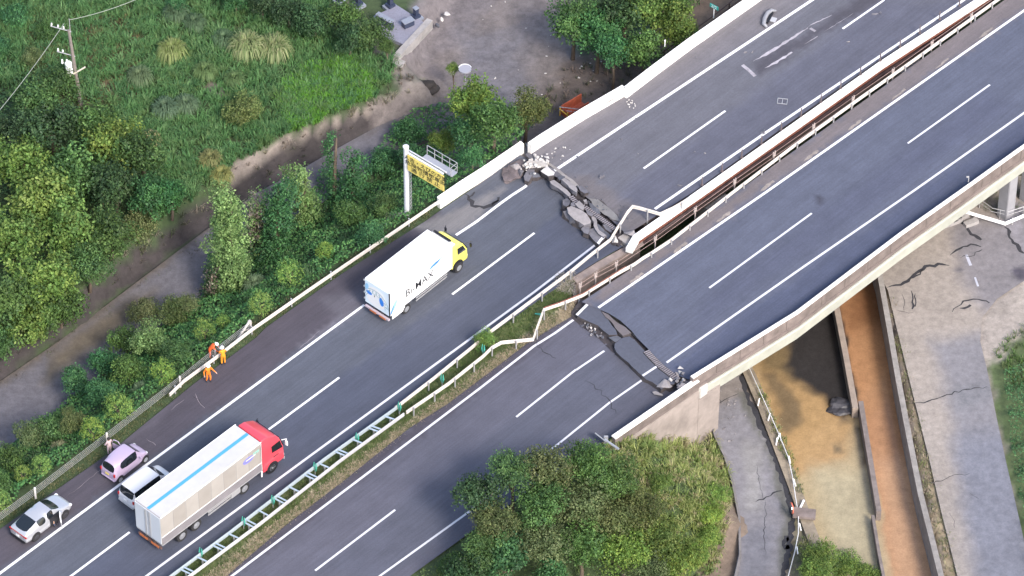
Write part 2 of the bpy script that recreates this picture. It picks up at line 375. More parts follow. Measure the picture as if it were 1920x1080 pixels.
for pts, w in [([(-60, 1328), (275, 1080), (580, 856), (885, 633), (1000, 549), (1118, 458)], .18), ([(-60, 1460), (435, 1080), (633, 930), (900, 728), (985, 662), (1000, 650), (1040, 625), (1075, 600)], .18),
               ([(591, 1070), (741, 956)], .16), ([(968, 782), (1080, 693)], .16), ([(1080, 694), (1133, 658)], .16), ([(640, 1138), (715, 1078), (900, 945), (1050, 830), (1143, 755), (1205, 712)], .16)]: strip(l2, pts, w)
tag(l2.build('worn_lane_line', mat('greyish_road_paint', (.60, .60, .64), .6, noise=.1, nscale=10)), kind='structure')
ck = MB()
for pts, w in [([(1000, 640), (1012, 655), (1030, 668), (1042, 672)], .10), ([(1100, 712), (1120, 728), (1135, 745), (1155, 775)], .10), ([(362, 740), (385, 765)], .05), ([(872, 362), (885, 385), (915, 388), (935, 375)], .38), ([(878, 372), (890, 360)], .25), ([(925, 388), (935, 370)], .22)]: crackline(ck, pts, 0, w)
tag(ck.build('road_crack', M_crack), kind='structure')
sc_ = MB()
for pts, w in [([(365, 738), (372, 752), (384, 765)], .06), ([(275, 822), (292, 835)], .06), ([(320, 770), (345, 750)], .03), ([(120, 935), (250, 835)], .03), ([(560, 655), (600, 620)], .04)]: crackline(sc_, pts, 0, w, amp=.06)
tag(sc_.build('road_scratch', mat('scratch', (.25, .22, .24), .9)), kind='structure')
# old lane below the embankment on the far side
LN = [(-300, 1000), (-100, 790), (0, 715), (110, 640), (235, 545), (385, 432), (480, 362), (560, 320), (640, 274), (735, 222), (800, 196), (860, 190), (880, 235), (800, 262), (700, 315), (620, 370), (530, 430), (430, 520), (300, 620), (200, 700), (60, 810), (-20, 870), (-300, 1090)]
sheet('old_lane', LN, -4.48, M_pave, (.115, .11, .125), [([(-300, 1000), (0, 700), (385, 418), (560, 325), (735, 225), (860, 185), (850, 192), (700, 242), (400, 425), (240, 550), (0, 728)], (.10, .085, .075), 6),
    ([(100, 660), (240, 560), (300, 540), (200, 640), (80, 720)], (.12, .10, .075), 14)], .5)
# riverside roads
RL = [(1330, 735), (1345, 700), (1386, 700), (1400, 735), (1428, 800), (1450, 855), (1470, 905), (1484, 960), (1480, 1020), (1468, 1100), (1450, 1200), (1360, 1200), (1374, 1090), (1384, 1040), (1384, 980), (1372, 910), (1356, 860), (1338, 815), (1332, 790)]
sheet('river_lane', RL, -5.5, M_pave, (.17, .165, .18), [
    ([(1330, 740), (1390, 700), (1400, 740), (1335, 765)], (.19, .17, .16), 6), ([(1385, 740), (1400, 730), (1490, 960), (1480, 1100), (1455, 1100), (1468, 960), (1440, 860)], (.10, .10, .09), 6),
    ([(1395, 830), (1430, 830), (1425, 960), (1400, 960)], (.21, .205, .205), 14), ([(1395, 990), (1450, 990), (1440, 1100), (1380, 1100)], (.13, .13, .15), 14)], .35)
cr = MB()
for pts, w in [([(1388, 705), (1402, 740), (1420, 785), (1445, 835), (1462, 880), (1480, 935), (1486, 975), (1484, 1000), (1478, 1030), (1470, 1070), (1464, 1100)], .55), ([(1475, 1005), (1468, 1022), (1476, 1030)], .5)]: crackline(cr, pts, -5.5, w, taper=False, amp=.1)
for pts, w in [([(1415, 940), (1432, 937), (1450, 925), (1466, 920)], .14), ([(1433, 938), (1436, 965), (1432, 1000), (1436, 1040)], .07), ([(1418, 870), (1424, 905), (1432, 938)], .04), ([(1332, 763), (1385, 738)], .06), ([(1345, 745), (1352, 757)], .05), ([(1352, 705), (1362, 712)], .05)]: crackline(cr, pts, -5.5, w, amp=.08)
RR = [(1600, 540), (1700, 440), (1800, 360), (1850, 330), (2100, 330), (2100, 520), (1930, 520), (1870, 560), (1842, 595), (1838, 640), (1850, 690), (1868, 780), (1885, 860), (1915, 990), (1960, 1200), (1822, 1200), (1795, 1080), (1765, 960), (1742, 860), (1712, 740), (1680, 610), (1665, 545), (1652, 520)]
BG = (.265, .235, .21); GB = (.15, .155, .185)
sheet('right_river_road', RR, -5.5, M_pave, BG, [
    ([(1745, 640), (1860, 620), (1920, 1100), (1850, 1100), (1800, 900), (1780, 760)], (.18, .175, .19), 24), ([(1790, 820), (1900, 800), (1960, 1150), (1840, 1150), (1810, 980)], GB, 30),
    ([(1780, 730), (1855, 715), (1865, 745), (1800, 770)], (.165, .165, .18), 14), ([(1780, 410), (1950, 410), (1950, 540), (1850, 590), (1800, 520)], (.17, .16, .17), 20), ([(1895, 505), (1930, 502), (1930, 525), (1900, 520)], (.06, .055, .075), 4),
    ([(1788, 500), (1800, 500), (1800, 512), (1790, 512)], (.09, .085, .10), 3), ([(1860, 385), (1920, 380), (1920, 480), (1885, 430)], (.20, .19, .21), 8)], .4)
for pts, w in [([(1663, 540), (1690, 535), (1702, 527), (1712, 515), (1735, 500), (1768, 495), (1780, 498)], .32), ([(1705, 525), (1720, 518), (1730, 505)], .18), ([(1710, 545), (1712, 560), (1710, 580)], .22), ([(1718, 550), (1716, 575)], .1), ([(1783, 480), (1800, 465), (1820, 460), (1840, 463)], .22),
               ([(1800, 482), (1825, 478), (1842, 468)], .1), ([(1785, 585), (1800, 570), (1815, 562), (1835, 560), (1855, 568)], .22), ([(1800, 580), (1820, 572)], .22), ([(1705, 758), (1740, 752), (1770, 745), (1790, 735), (1850, 725)], .12), ([(1733, 907), (1765, 902), (1790, 892), (1818, 888)], .09),
               ([(1785, 400), (1800, 410), (1812, 425), (1820, 440), (1840, 450)], .4), ([(1885, 425), (1900, 455), (1920, 475)], .35), ([(1828, 418), (1838, 414)], .1), ([(1693, 545), (1695, 582)], .05), ([(1680, 584), (1712, 586)], .05), ([(1782, 960), (1790, 990)], .03), ([(1815, 925), (1835, 935)], .03)]: crackline(cr, pts, -5.5, w, amp=.12)
tag(cr.build('river_road_crack', M_crack), kind='structure')
pm = MB()
for pts, w in [([(1812, 478), (1820, 498)], .22), ([(1828, 520), (1834, 537)], .15)]: strip(pm, pts, w, z=-5.5)
tag(pm.build('faded_stop_line', M_paint2), kind='structure')

# ------------------------------------------------------------------ river
wz = -7.3
bx = [W(*p, wz) for p in [(1250, 500), (1250, 1250), (1900, 1250), (1500, 300), (1900, 400)]]
xs = np.arange(min(p.x for p in bx), max(p.x for p in bx), .2); ys = np.arange(min(p.y for p in bx), max(p.y for p in bx), .2)
Xw, Yw = np.meshgrid(xs, ys); Vw = np.column_stack([Xw.ravel(), Yw.ravel(), np.full(Xw.size, wz)]); iw = np.arange(Xw.size).reshape(Xw.shape)
Fw = np.stack([iw[:-1, :-1].ravel(), iw[:-1, 1:].ravel(), iw[1:, 1:].ravel(), iw[1:, :-1].ravel()], -1)
rdw = poly_sd(Vw[:, :2], RIVER) > -.6; Fw = Fw[rdw[Fw].all(1)]
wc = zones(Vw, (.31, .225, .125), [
    ([(1400, 640), (1560, 560), (1650, 960), (1680, 1200), (1560, 1100), (1480, 880)], (.31, .25, .15), 10),
    ([(1400, 640), (1560, 640), (1600, 800), (1590, 860), (1480, 900)], (.31, .205, .10), 20), ([(1520, 880), (1640, 880), (1670, 1100), (1580, 1100)], (.32, .28, .185), 30),
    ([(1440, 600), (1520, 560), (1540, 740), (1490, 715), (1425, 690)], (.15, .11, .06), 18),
    ([(1505, 560), (1570, 540), (1612, 700), (1615, 775), (1575, 790), (1540, 745), (1500, 720), (1470, 690)], (.030, .028, .028), 12),  # shade and reflection of the near bridge, painted into the pool colour
    ([(1425, 700), (1455, 700), (1500, 750), (1502, 790), (1480, 815), (1460, 800), (1465, 770), (1440, 730)], (.15, .11, .065), 10), ([(1560, 835), (1580, 835), (1580, 848), (1562, 846)], (.13, .10, .06), 6),
    ([(1600, 800), (1625, 800), (1640, 870), (1622, 870)], (.10, .08, .05), 8),
    ([(1560, 480), (1660, 480), (1700, 740), (1770, 1200), (1690, 1200), (1655, 960), (1610, 760)], (.32, .175, .09), 4),
    ([(1640, 860), (1725, 860), (1780, 1200), (1690, 1200), (1655, 960)], (.39, .24, .14), 30), ([(1570, 480), (1660, 480), (1670, 600), (1590, 620)], (.20, .10, .05), 30)], 3)
M_water = mat('muddy_water', (1, 1, 1), .16, noise=.14, nscale=1.6, tint=True, spec=.35, bump=.10, bscale=4)
used = np.unique(Fw); rm = np.full(len(Vw), -1); rm[used] = np.arange(len(used))
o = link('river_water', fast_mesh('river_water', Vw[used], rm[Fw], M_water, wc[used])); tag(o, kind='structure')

def wall(name, pts, z, top, bot, th, mt, label, cat='wall', group=None, bev=.02):
    P = WL(pts, z); r = wroot(name, (P[0].x, P[0].y, bot), label, cat, group); m = MB()
    m.sweep([Vector((p.x, p.y, 0)) for p in P], [(-th/2, bot), (th/2, bot), (th/2, top), (-th/2, top)])
    o = m.build(name, mt, None, origin=r.location); o.location = r.location
    tag(o, label, cat, group); bpy.data.objects.remove(r); return o
wall('river_wall', [(1549, 510), (1568, 572), (1585, 660), (1604, 765)], -6.3, -6.3, -8.6, .42, mat('river_concrete', (.25, .205, .17), .9, noise=.2, nscale=1.5), 'pale brown concrete dividing wall in the river, coming out from under the bridge', 'river wall', 'dividing walls in the muddy river')
wall('river_wall', [(1614, 752), (1625, 820), (1636, 885), (1648, 958)], -6.3, -6.3, -8.6, .36, mat('river_concrete2', (.17, .145, .135), .9, noise=.25, nscale=2), 'dark grey middle dividing wall in the river, between two gaps in the line', 'river wall', 'dividing walls in the muddy river')
wall('river_wall', [(1637, 962), (1650, 1040), (1660, 1090), (1680, 1200)], -6.3, -6.5, -8.6, .22, MATS['river_concrete2'], 'thin dark dividing wall in the river at the bottom edge of the photo', 'river wall', 'dividing walls in the muddy river')
wall('bank_wall', [(1600, 330), (1650, 515), (1667, 610), (1686, 720), (1705, 820), (1726, 925), (1745, 1000), (1766, 1085), (1790, 1200)], -5.3, -5.3, -8.6, .40, mat('river_concrete3', (.23, .215, .20), .9, noise=.25, nscale=2), 'long weathered grey retaining wall along the orange channel and the right river road', 'retaining wall')
wall('bank_wall', [(1385, 660), (1405, 700), (1432, 762), (1462, 840), (1487, 905), (1516, 985), (1545, 1060), (1600, 1200)], -5.35, -5.35, -8.6, .85, mat('river_concrete4', (.22, .185, .14), .95, noise=.3, nscale=2), 'broad mossy concrete wall top between the left river lane and the tan pool', 'retaining wall')
wall('curb_wall', [(1333, 792), (1342, 820), (1360, 858), (1374, 905), (1386, 970), (1388, 1040), (1376, 1095), (1362, 1200)], -5.2, -5.15, -6.2, .16, mat('dark_kerb', (.16, .15, .15), .9, noise=.2, nscale=2), 'low dark curved kerb along the foot of the grassy slope by the river lane', 'kerb')
b = MB(); b.box((0, 0, 0), (1.6, .9, .25)); o = b.build('culvert_slab', M_conc2, bevel=.03); o.location = W(1508, 963, -5.1); o.rotation_euler = (0, .05, -.1); tag(o, 'flat tan concrete slab sticking out over the pool beside the round mirror', 'slab')

# ------------------------------------------------------------------ bridges
BZ = .4
def para(B, name, pts, z, prof, mt, **k):
    m = MB(); m.sweep(WL(pts, z), prof); return m.build(name, mt, B, bevel=k.get('bevel', .02))
UB = wroot('highway_bridge', W(1100, 380, 0), 'far bridge carriageway with white concrete edge walls, broken off at its left end', 'bridge')
sheet('deck_surface', [(985, 290), (1020, 266), (1060, 241), (1100, 217), (1168, 174), (1240, 128), (1300, 84), (1431, -9), (1560, -100), (2100, -320), (2100, -185), (1838, -6), (1650, 112), (1467, 240), (1300, 360), (1175, 440), (1160, 425), (1100, 370), (1050, 335), (1012, 318)], BZ, M_asph, (.075, .078, .098), [
    ([(1040, 320), (1520, 2), (1700, -100), (1560, -120), (990, 290)], (.092, .09, .105), 6), ([(1207, 325), (1650, 0), (1900, 0), (1700, 120), (1200, 440), (1120, 400)], (.062, .066, .092), 16),
    ([(1040, 325), (1110, 330), (1230, 420), (1180, 440)], (.085, .08, .09), 8),
    ([(1412, 128), (1440, 100), (1520, 55), (1590, 10), (1650, -30), (1690, -30), (1620, 22), (1560, 55), (1480, 105), (1425, 138)], (.045, .044, .058), 4)], .5, UB)
pl = MB()
for pts, w in [([(1040, 320), (1520, 2), (1680, -104)], .24), ([(1207, 316), (1360, 208)], .17), ([(1580, 54), (1658, 0)], .17), ([(1228, 392), (1437, 248), (1800, 5), (1850, -30)], .22)]: strip(pl, pts, w, z=BZ)
pl.build('lane_line', M_paint, UB)
pl = MB()
for pts, w in [([(1392, 122), (1402, 130), (1416, 143)], .28), ([(1512, 62), (1513, 52)], .0), ([(1519, 53), (1529, 59)], .22)]:
    if w: strip(pl, pts, w, z=BZ)
for pts, w in [([(1412, 115), (1440, 100), (1480, 75), (1515, 52)], .30), ([(1434, 128), (1455, 117), (1485, 98)], .28), ([(1515, 50), (1560, 28)], .12), ([(1508, 83), (1533, 68)], .08), ([(1545, 60), (1600, 25)], .05)]: crackline(pl, pts, BZ, w, amp=.03)
pl.build('scrape_mark', mat('scrape', (.32, .30, .33), .9, noise=.3, nscale=3), UB)
WP = [(.42, -1.3), (.42, .75), (.0, .88), (-.0, -1.3)]
# far edge wall: pieces with a step between them (the wall grows outwards from the inner line)
for pts in ([(998, 290), (1020, 275), (1060, 250), (1098, 226), (1162, 189), (1174, 182)], [(1177, 186), (1233, 143), (1300, 93), (1431, 1), (1560, -88), (1700, -186)]):
    m = MB(); m.sweep(WL(pts, BZ), [(-.0, -.6), (-.12, .0), (-.05, .9), (-.50, .9), (-.50, -1.2)]); m.build('edge_wall', mat('white_parapet', (.86, .84, .80), .8, noise=.06, nscale=1.5, bump=.25, bscale=10), UB, bevel=.02)
m = MB(); m.sweep(WL([(1176, 470), (1190, 446), (1312, 361), (1469, 250), (1649, 122), (1829, 5), (1905, -45)], BZ), [(-.0, .22), (.40, .02), (.40, -.20), (-.14, -.20), (-.14, .22)]); m.build('median_kerb', MATS['white_parapet'], UB, bevel=.03)
m = MB(); m.sweep(WL([(1190, 455), (1312, 369), (1469, 258), (1649, 130), (1829, 13), (1905, -37)], BZ-.12), [(.12, .03), (.20, .03), (.20, -.16), (.12, -.16)]); m.build('rusty_edge', M_rust, UB)
m = MB(); P = WL([(1196, 462), (1312, 381), (1469, 270), (1649, 142), (1829, 25), (1905, -25)], BZ-.75); m.tube(P, .20, 10); m.build('drain_pipe', M_pipe, UB, smooth=True)
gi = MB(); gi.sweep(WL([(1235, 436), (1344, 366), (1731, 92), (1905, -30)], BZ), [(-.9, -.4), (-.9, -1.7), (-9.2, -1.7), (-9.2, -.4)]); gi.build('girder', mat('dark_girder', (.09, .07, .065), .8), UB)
for pts in ([(1060, 236), (1085, 222)], [(1020, 262), (1050, 244)], [(1120, 205), (1150, 186)], [(1200, 150), (1233, 125), (1236, 122)], [(1260, 108), (1290, 88)], [(1330, 62), (1370, 33)]):
    m = MB(); crackline(m, pts, BZ+.91, .09, amp=.05); m.build('wall_crack', mat('wall_crack_grey', (.34, .29, .26), .9), UB)
for pts in ([(1012, 272), (1052, 247), (1092, 222)], [(1100, 217), (1160, 180)], [(1190, 160), (1300, 83)]):
    m = MB(); crackline(m, pts, BZ+.93, .05, amp=.03); m.build('wall_crack', MATS['wall_crack_grey'], UB)
# posts on the median kerb
for i in range(15):
    p = W(1316+37.1*i, 351-25.9*i, BZ)+Vector((0, 0, .2)); m = MB()
    m.box((p.x, p.y, p.z+.35), (.07, .07, .7), ROADANG); m.box((p.x, p.y, p.z+.68), (.30, .08, .06), ROADANG+.6); m.box((p.x, p.y, p.z+.03), (.2, .2, .05), ROADANG)
    m.build('kerb_post', mat('rusty_post', (.13, .10, .10), .7), UB)
for p in [(1340, 420), (1700, 160)]:
    w = W(*p, -2); b = MB(); b.box((w.x, w.y+2, -5), (2.2, 1.6, 7), ROADANG); b.build('pier', M_conc4, UB)

LB = wroot('highway_bridge', W(1200, 640, 0), 'near bridge carriageway over the river with stained parapet and pale green girder', 'bridge')
sheet('deck_surface', [(1090, 566), (1128, 582), (1142, 588), (1163, 601), (1184, 620), (1195, 634), (1216, 655), (1240, 680), (1268, 703), (1292, 712), (1489, 592), (1682, 445), (1795, 366), (1925, 272), (2100, 150), (2100, -170), (1900, -12), (1600, 203), (1378, 362), (1260, 452), (1160, 520)], BZ, M_asph, (.067, .074, .104), [
    ([(1090, 570), (1260, 450), (1600, 200), (1900, -20), (1950, 0), (1438, 352), (1135, 565)], (.115, .10, .105), 4),
    ([(1250, 690), (1920, 222), (2100, 100), (2100, 200), (1920, 290), (1290, 730)], (.052, .06, .095), 8), ([(1330, 548), (1850, 170), (1900, 200), (1500, 490), (1300, 620)], (.060, .066, .098), 22),
    ([(1532, 366), (1546, 366), (1546, 379), (1534, 379)], (.035, .035, .05), 3)], .5, LB)
pl = MB()
for pts, w in [([(1122, 577), (1437, 360), (1920, 20), (2000, -37)], .20)]: strip(pl, pts, w, z=BZ)
pl.build('lane_line', M_paint, LB)
pl = MB()
for pts, w in [([(1330, 540), (1522, 400)], .16), ([(1702, 269), (1856, 159)], .16), ([(1250, 680), (1500, 505), (1713, 358), (1920, 212), (2050, 120)], .18)]: strip(pl, pts, w, z=BZ)
pl.build('worn_lane_line', MATS['greyish_road_paint'], LB)
pl = MB()
for q in range(9):
    x = 1180+q*82; y = 532-q*57.5; pl = MB(); crackline(pl, [(x, y), (x+25, y-20)], BZ, .35, amp=.05); pl.build('dirt_streak', mat('pale_dirt', (.24, .21, .19), .95, noise=.3), LB)
PA = [(1293, 722), (1490, 600), (1684, 453), (1797, 373), (1925, 281), (2100, 155)]
m = MB(); m.sweep(WL(PA, BZ), [(.0, -.05), (.0, .9), (.34, .9), (.34, -.05)]); 
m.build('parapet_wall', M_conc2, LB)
m = MB(); m.sweep(WL(PA, BZ), [(.06, .903), (.06, .96), (.35, .96), (.35, .903)]); m.build('parapet_cap', MATS['white_parapet'], LB)
m = MB(); m.sweep(WL(PA, BZ), [(-1.0, -.3), (-.3, -.06), (.42, -.06), (.42, -.36), (-1.0, -.6)]); m.build('slab_edge', mat('slab_concrete', (.17, .14, .13), .9, noise=.25, nscale=1.5), LB)
m = MB(); m.sweep(WL(PA, BZ), [(.05, -.40), (.46, -.44), (.50, -.62), (.36, -.72), (.30, -1.72), (.05, -1.78)]); m.build('girder_flange', M_girder, LB)
for a_, b__ in zip(WL(PA, BZ), WL(PA, BZ)[1:]):
    L_ = (b__-a_).length; d_ = (b__-a_).normalized(); n_ = Vector((d_.y, -d_.x, 0)); an_ = math.atan2(d_.y, d_.x); k_ = max(1, int(L_/2.4))
    for i in range(1, k_+1):
        c_ = a_.lerp(b__, i/(k_+.5))+n_*.345; m = MB(); m.box((c_.x, c_.y, BZ+.44), (.05, .012, .88), an_); m.build('form_joint', mat('form_joint', (.09, .075, .07), .9), LB)
m = MB(); m.tube([p+Vector((.28, -.28, -.55)) for p in WL(PA, BZ)], .10, 8); m.build('cable_duct', mat('duct', (.45, .46, .42), .5), LB, smooth=True)
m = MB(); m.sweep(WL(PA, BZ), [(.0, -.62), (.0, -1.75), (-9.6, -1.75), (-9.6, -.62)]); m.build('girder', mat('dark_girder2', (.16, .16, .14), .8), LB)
for px, py in [(1360, 672), (1478, 603), (1706, 435)]:
    w = W(px, py, BZ); d = Vector((math.cos(ROADANG), math.sin(ROADANG), 0)); n = Vector((d.y, -d.x, 0))
    m = MB(); m.box((w.x+n.x*.36, w.y+n.y*.36, BZ+.42), (.07, .05, .95), ROADANG); m.build('joint_strip', M_conc, LB)
for i, (px, py) in enumerate([(1893, 330), (1935, 300)]):
    w = W(px, py, -1.5); m = MB(); m.box((w.x, w.y, -3.9), (1.0, .9, 5.2), ROADANG); m.build('pier_column', mat('pier_concrete', (.27, .27, .29), .8, noise=.1, nscale=1), LB, bevel=.04)
# far end wing wall (white wall on the embankment) and near wing wall
m = MB(); m.sweep(WL([(826, 390), (867, 362), (920, 328), (983, 285)], 0), [(.0, -.3), (.0, .82), (-.38, .9), (-.38, -1.2)]); o = m.build('wing_wall', MATS['white_parapet'], origin=W(826, 399, 0), bevel=.03); o.location = W(826, 399, 0); tag(o, 'white wing wall beside the road, between the yellow sign and the first rubble', 'wall')
o.rotation_euler = (0, 0, 0)
m = MB(); w0 = WL([(1146, 834), (1303, 726), (1331, 742)], 0); r = wroot('abutment', w0[0], 'tall stained concrete abutment and wing wall under the near carriageway, above the grassy slope', 'abutment')
n0 = Vector((math.sin(ROADANG), -math.cos(ROADANG), 0))
a, b, c = w0; c = W(1338, 738, -.9); c.z = 0
m.sweep([a, b], [(0.02, -6.2), (.42, -6.2), (.42, -.02), (0.02, -.02)]); m.build('wing_panel', M_conc3, r)
m = MB(); m.sweep([b+Vector((.0, 0, 0)), b+(b-a).normalized()*2.2], [(-1.2, -6.2), (.40, -6.2), (.40, -1.0), (-1.2, -1.0)]); m.build('seat_block', M_conc3, r, bevel=.04)
m = MB(); m.sweep([b+(b-a).normalized()*.1, b+(b-a).normalized()*.9], [(-1.2, -1.0), (.42, -1.0), (.42, .1), (-1.2, .1)]); m.build('back_wall', M_conc, r, bevel=.05)
m = MB(); m.sweep([a, b], [(0.04, -.02), (0.04, .86), (.38, .86), (.38, -.02)]); m.build('parapet_wall', M_conc2, r)
m = MB(); m.sweep([a, b], [(0.0, .862), (0.0, .94), (.42, .94), (.42, .862)]); m.build('parapet_cap', MATS['white_parapet'], r)
# abutment front faces under the road edge
m = MB(); m.prism(WL([(1080, 592), (1180, 652), (1240, 706), (1303, 726), (1320, 712), (1240, 670), (1180, 620), (1085, 560)], -.15), 5.6); o = m.build('breast_wall', M_conc4, r)
AU = wroot('abutment', W(1080, 520, 0), 'dark concrete side wall of the far embankment, seen in the gap between the carriageways', 'abutment')
m = MB(); m.sweep(WL([(1072, 521), (1120, 491), (1168, 464), (1198, 447)], 0), [(-.0, -.02), (.55, -.10), (.55, -.32), (.18, -.32), (.18, -5.6), (-.3, -5.6)]); m.build('side_wall', mat('dark_side_wall', (.22, .18, .165), .9, noise=.25, nscale=1.5), AU)
m = MB(); m.prism(WL([(985, 266), (1000, 318), (1062, 390), (1100, 432), (1170, 463), (1198, 447), (1110, 395), (1030, 320), (1005, 290)], -.2), 5.4); m.build('breast_wall', M_conc4, AU)
m = MB(); m.sweep(WL([(1176, 468), (1200, 452)], -.3), [(-1, 0), (.3, 0), (.3, .5), (-1, .5)]); m.build('bearing_block', M_conc4, AU)
MW = MB(); MW.sweep(WL([(1070, 516), (1079, 535), (1082, 562)], 0), [(0, -.05), (.25, -.05), (.25, -5.6), (0, -5.6)]); MW.build('end_wall', M_conc2, AU)

# ------------------------------------------------------------------ rubble and broken road plates
def Z5(pts, z): return [W(940+p[0]/5.683, 280+p[1]/5.683, (p[2] if len(p) > 2 else z)) for p in pts]
def Z6(pts, z): return [W(1060+p[0]/4.911, 540+p[1]/4.911, (p[2] if len(p) > 2 else z)) for p in pts]
def thing_mesh(m, name, mt, label, cat, loc, group=None, bevel=0, smooth=False):
    o = m.build(name, mt, origin=loc, bevel=bevel, smooth=smooth); o.location = loc; return tag(o, label, cat, group)
def jagged(P, amp=.07, st=.5):
    out = []
    for a, b in zip(P, P[1:]+P[:1]):
        n = max(1, int((b-a).length/st))
        out += [a.lerp(b, i/n)+(Vector((random.uniform(-amp, amp), random.uniform(-amp, amp), 0)) if i else Vector((0, 0, 0))) for i in range(n)]
    return out
M_slab = mat('slab_top', (.135, .132, .15), .9, noise=.22, nscale=3, bump=.5, bscale=12)
M_slabl = mat('slab_pale', (.235, .22, .225), .9, noise=.18, nscale=3, bump=.5, bscale=12)
M_slabd = mat('slab_dark', (.085, .09, .11), .9, noise=.2, nscale=3, bump=.5, bscale=12)
M_brk = mat('broken_underlayer', (.060, .052, .054), .95, noise=.4, nscale=3, bump=1, bscale=5)
def slab(P, th, mt, label, cat='road slab', name='asphalt_slab', grp='broken slabs heaped along the far joint'):
    m = MB(); m.prism(jagged(P, .07, .35), th, jag=.12)
    k = m.m; n = len(m.f); m.m = [0]+[1]*(n-1)
    loc = sum(P, Vector())/len(P); return thing_mesh(m, name, [mt, M_brk if mt is not M_slabl else M_slab], label, cat, loc, grp)
# rough dark bed of the break
def bed(name, poly, z, amp):
    def zf(V): return z+amp*(np.sin(V[:, 0]*5+V[:, 1]*3)*np.sin(V[:, 1]*6.3-V[:, 0]*2)+RNG.normal(0, .5, len(V)))
    return sheet(name, poly, z, M_earth, (.040, .035, .040), [], .14, zfun=zf)
bed('broken_road_bed', [(985, 306), (1018, 312), (1058, 338), (1080, 355), (1104, 372), (1180, 440), (1160, 462), (1110, 445), (1062, 412), (1050, 392), (1068, 372), (1045, 350), (1015, 334), (990, 326)], .10, .10)
slab(Z5([(700, 622, .95), (745, 603, 1.05), (840, 640, 1.05), (905, 683, 1.0), (955, 760, .9), (945, 790, .8), (880, 808, .7), (775, 745, .8), (712, 680, .85)], 1), .85, M_slabl, 'largest tilted slab of the heap, pale top and dark grey curved side')
slab(Z5([(655, 660, .55), (700, 650, .7), (775, 745, .8), (880, 808, .7), (840, 835, .3), (760, 790, .25), (690, 730, .25)], .5), .5, M_slab, 'grey curved lip of slab leaning below the largest pale slab')
slab(Z5([(850, 850), (875, 815), (905, 812), (943, 832), (940, 870), (925, 905), (880, 890)], .5), .45, M_slab, 'small cracked grey slab just below the tip of the largest slab')
slab(Z5([(945, 850), (985, 838), (1090, 925), (1095, 960), (1030, 1012), (1000, 985), (935, 905)], .42), .4, M_slab, 'flat blue-grey slab at the lower end of the heap, next to the piece with white paint')
slab(Z5([(960, 700), (988, 690), (1020, 770), (1040, 860), (1118, 915), (1090, 935), (1035, 900), (1000, 850)], .6), .35, M_slabl, 'long thin pale slab beside the toothed steel joint')
slab(Z5([(785, 580), (830, 545), (880, 600), (882, 635), (860, 645), (820, 620)], .85), .4, M_slabl, 'small pale slab standing just above the largest slab')
slab(Z5([(515, 340), (560, 325), (620, 365), (700, 430), (740, 475), (725, 505), (690, 480), (600, 410), (535, 370)], .65), .5, M_slabl, 'long narrow pale slab at the upper middle of the heap, nearest the truck lane')
slab(Z5([(640, 320), (675, 303), (730, 340), (785, 385), (812, 430), (800, 458), (765, 438), (700, 375)], .8), .4, M_slabl, 'long pale slab next to the bridge deck, right of the long narrow one')
slab(Z5([(418, 232), (455, 200), (495, 180), (570, 245), (560, 275), (500, 285), (460, 262)], .75), .6, M_conc, 'white painted slab at the start of the bridge edge line')
slab(Z5([(238, 285), (265, 240), (300, 175), (325, 168), (355, 215), (350, 250), (310, 310), (290, 345), (250, 330)], .45), .45, M_slab, 'blue-grey triangular slab left of the kink in the white edge line')
slab(Z5([(1020, 995), (1105, 905), (1120, 925), (1040, 1015)], .46), .3, M_paint, 'strip of slab carrying a broken piece of white line, at the lower end of the heap')
slab(Z5([(1040, 870), (1085, 850), (1170, 915), (1140, 960), (1110, 935)], .42), .3, M_slabd, 'dark slab between the toothed joint and the painted piece')
slab(Z5([(740, 570), (770, 560), (800, 590), (780, 610), (740, 600)], .75), .3, M_slab, 'small grey slab wedged above the left corner of the largest slab')
slab(Z5([(600, 300), (640, 275), (680, 290), (660, 320), (620, 330)], .6), .3, M_slabd, 'dark chunk of asphalt just under the white painted slab')
slab(Z5([(870, 540), (905, 530), (915, 550), (885, 560)], .95), .25, M_slabl, 'small pale block lying on the dark debris by the deck edge')
slab(Z5([(930, 520), (1030, 530), (1130, 610), (1230, 700), (1275, 775), (1180, 745), (1060, 665), (1000, 640)], .418), .02, mat('joint_concrete', (.17, .165, .165), .9, noise=.2, nscale=2), 'flat grey concrete band set in the far deck beside the toothed joint', 'concrete band', 'concrete_band')
slab(Z5([(455, 130), (490, 125), (640, 235), (800, 360), (835, 400), (790, 395), (640, 270), (500, 165)], .418), .02, mat('joint_concrete2', (.24, .225, .22), .9, noise=.2, nscale=2), 'flat pale concrete strip at the deck end, beside the start of the white line', 'concrete band', 'concrete_band')
slab(Z5([(220, 170, .7), (290, 120, .9), (420, 120, .9), (500, 160, .8), (480, 190, .6), (380, 195, .6), (250, 195, .5)], .7), .7, M_conc4, 'broken end of the wing wall footing under the white crumbled concrete', 'concrete block', 'concrete_block')
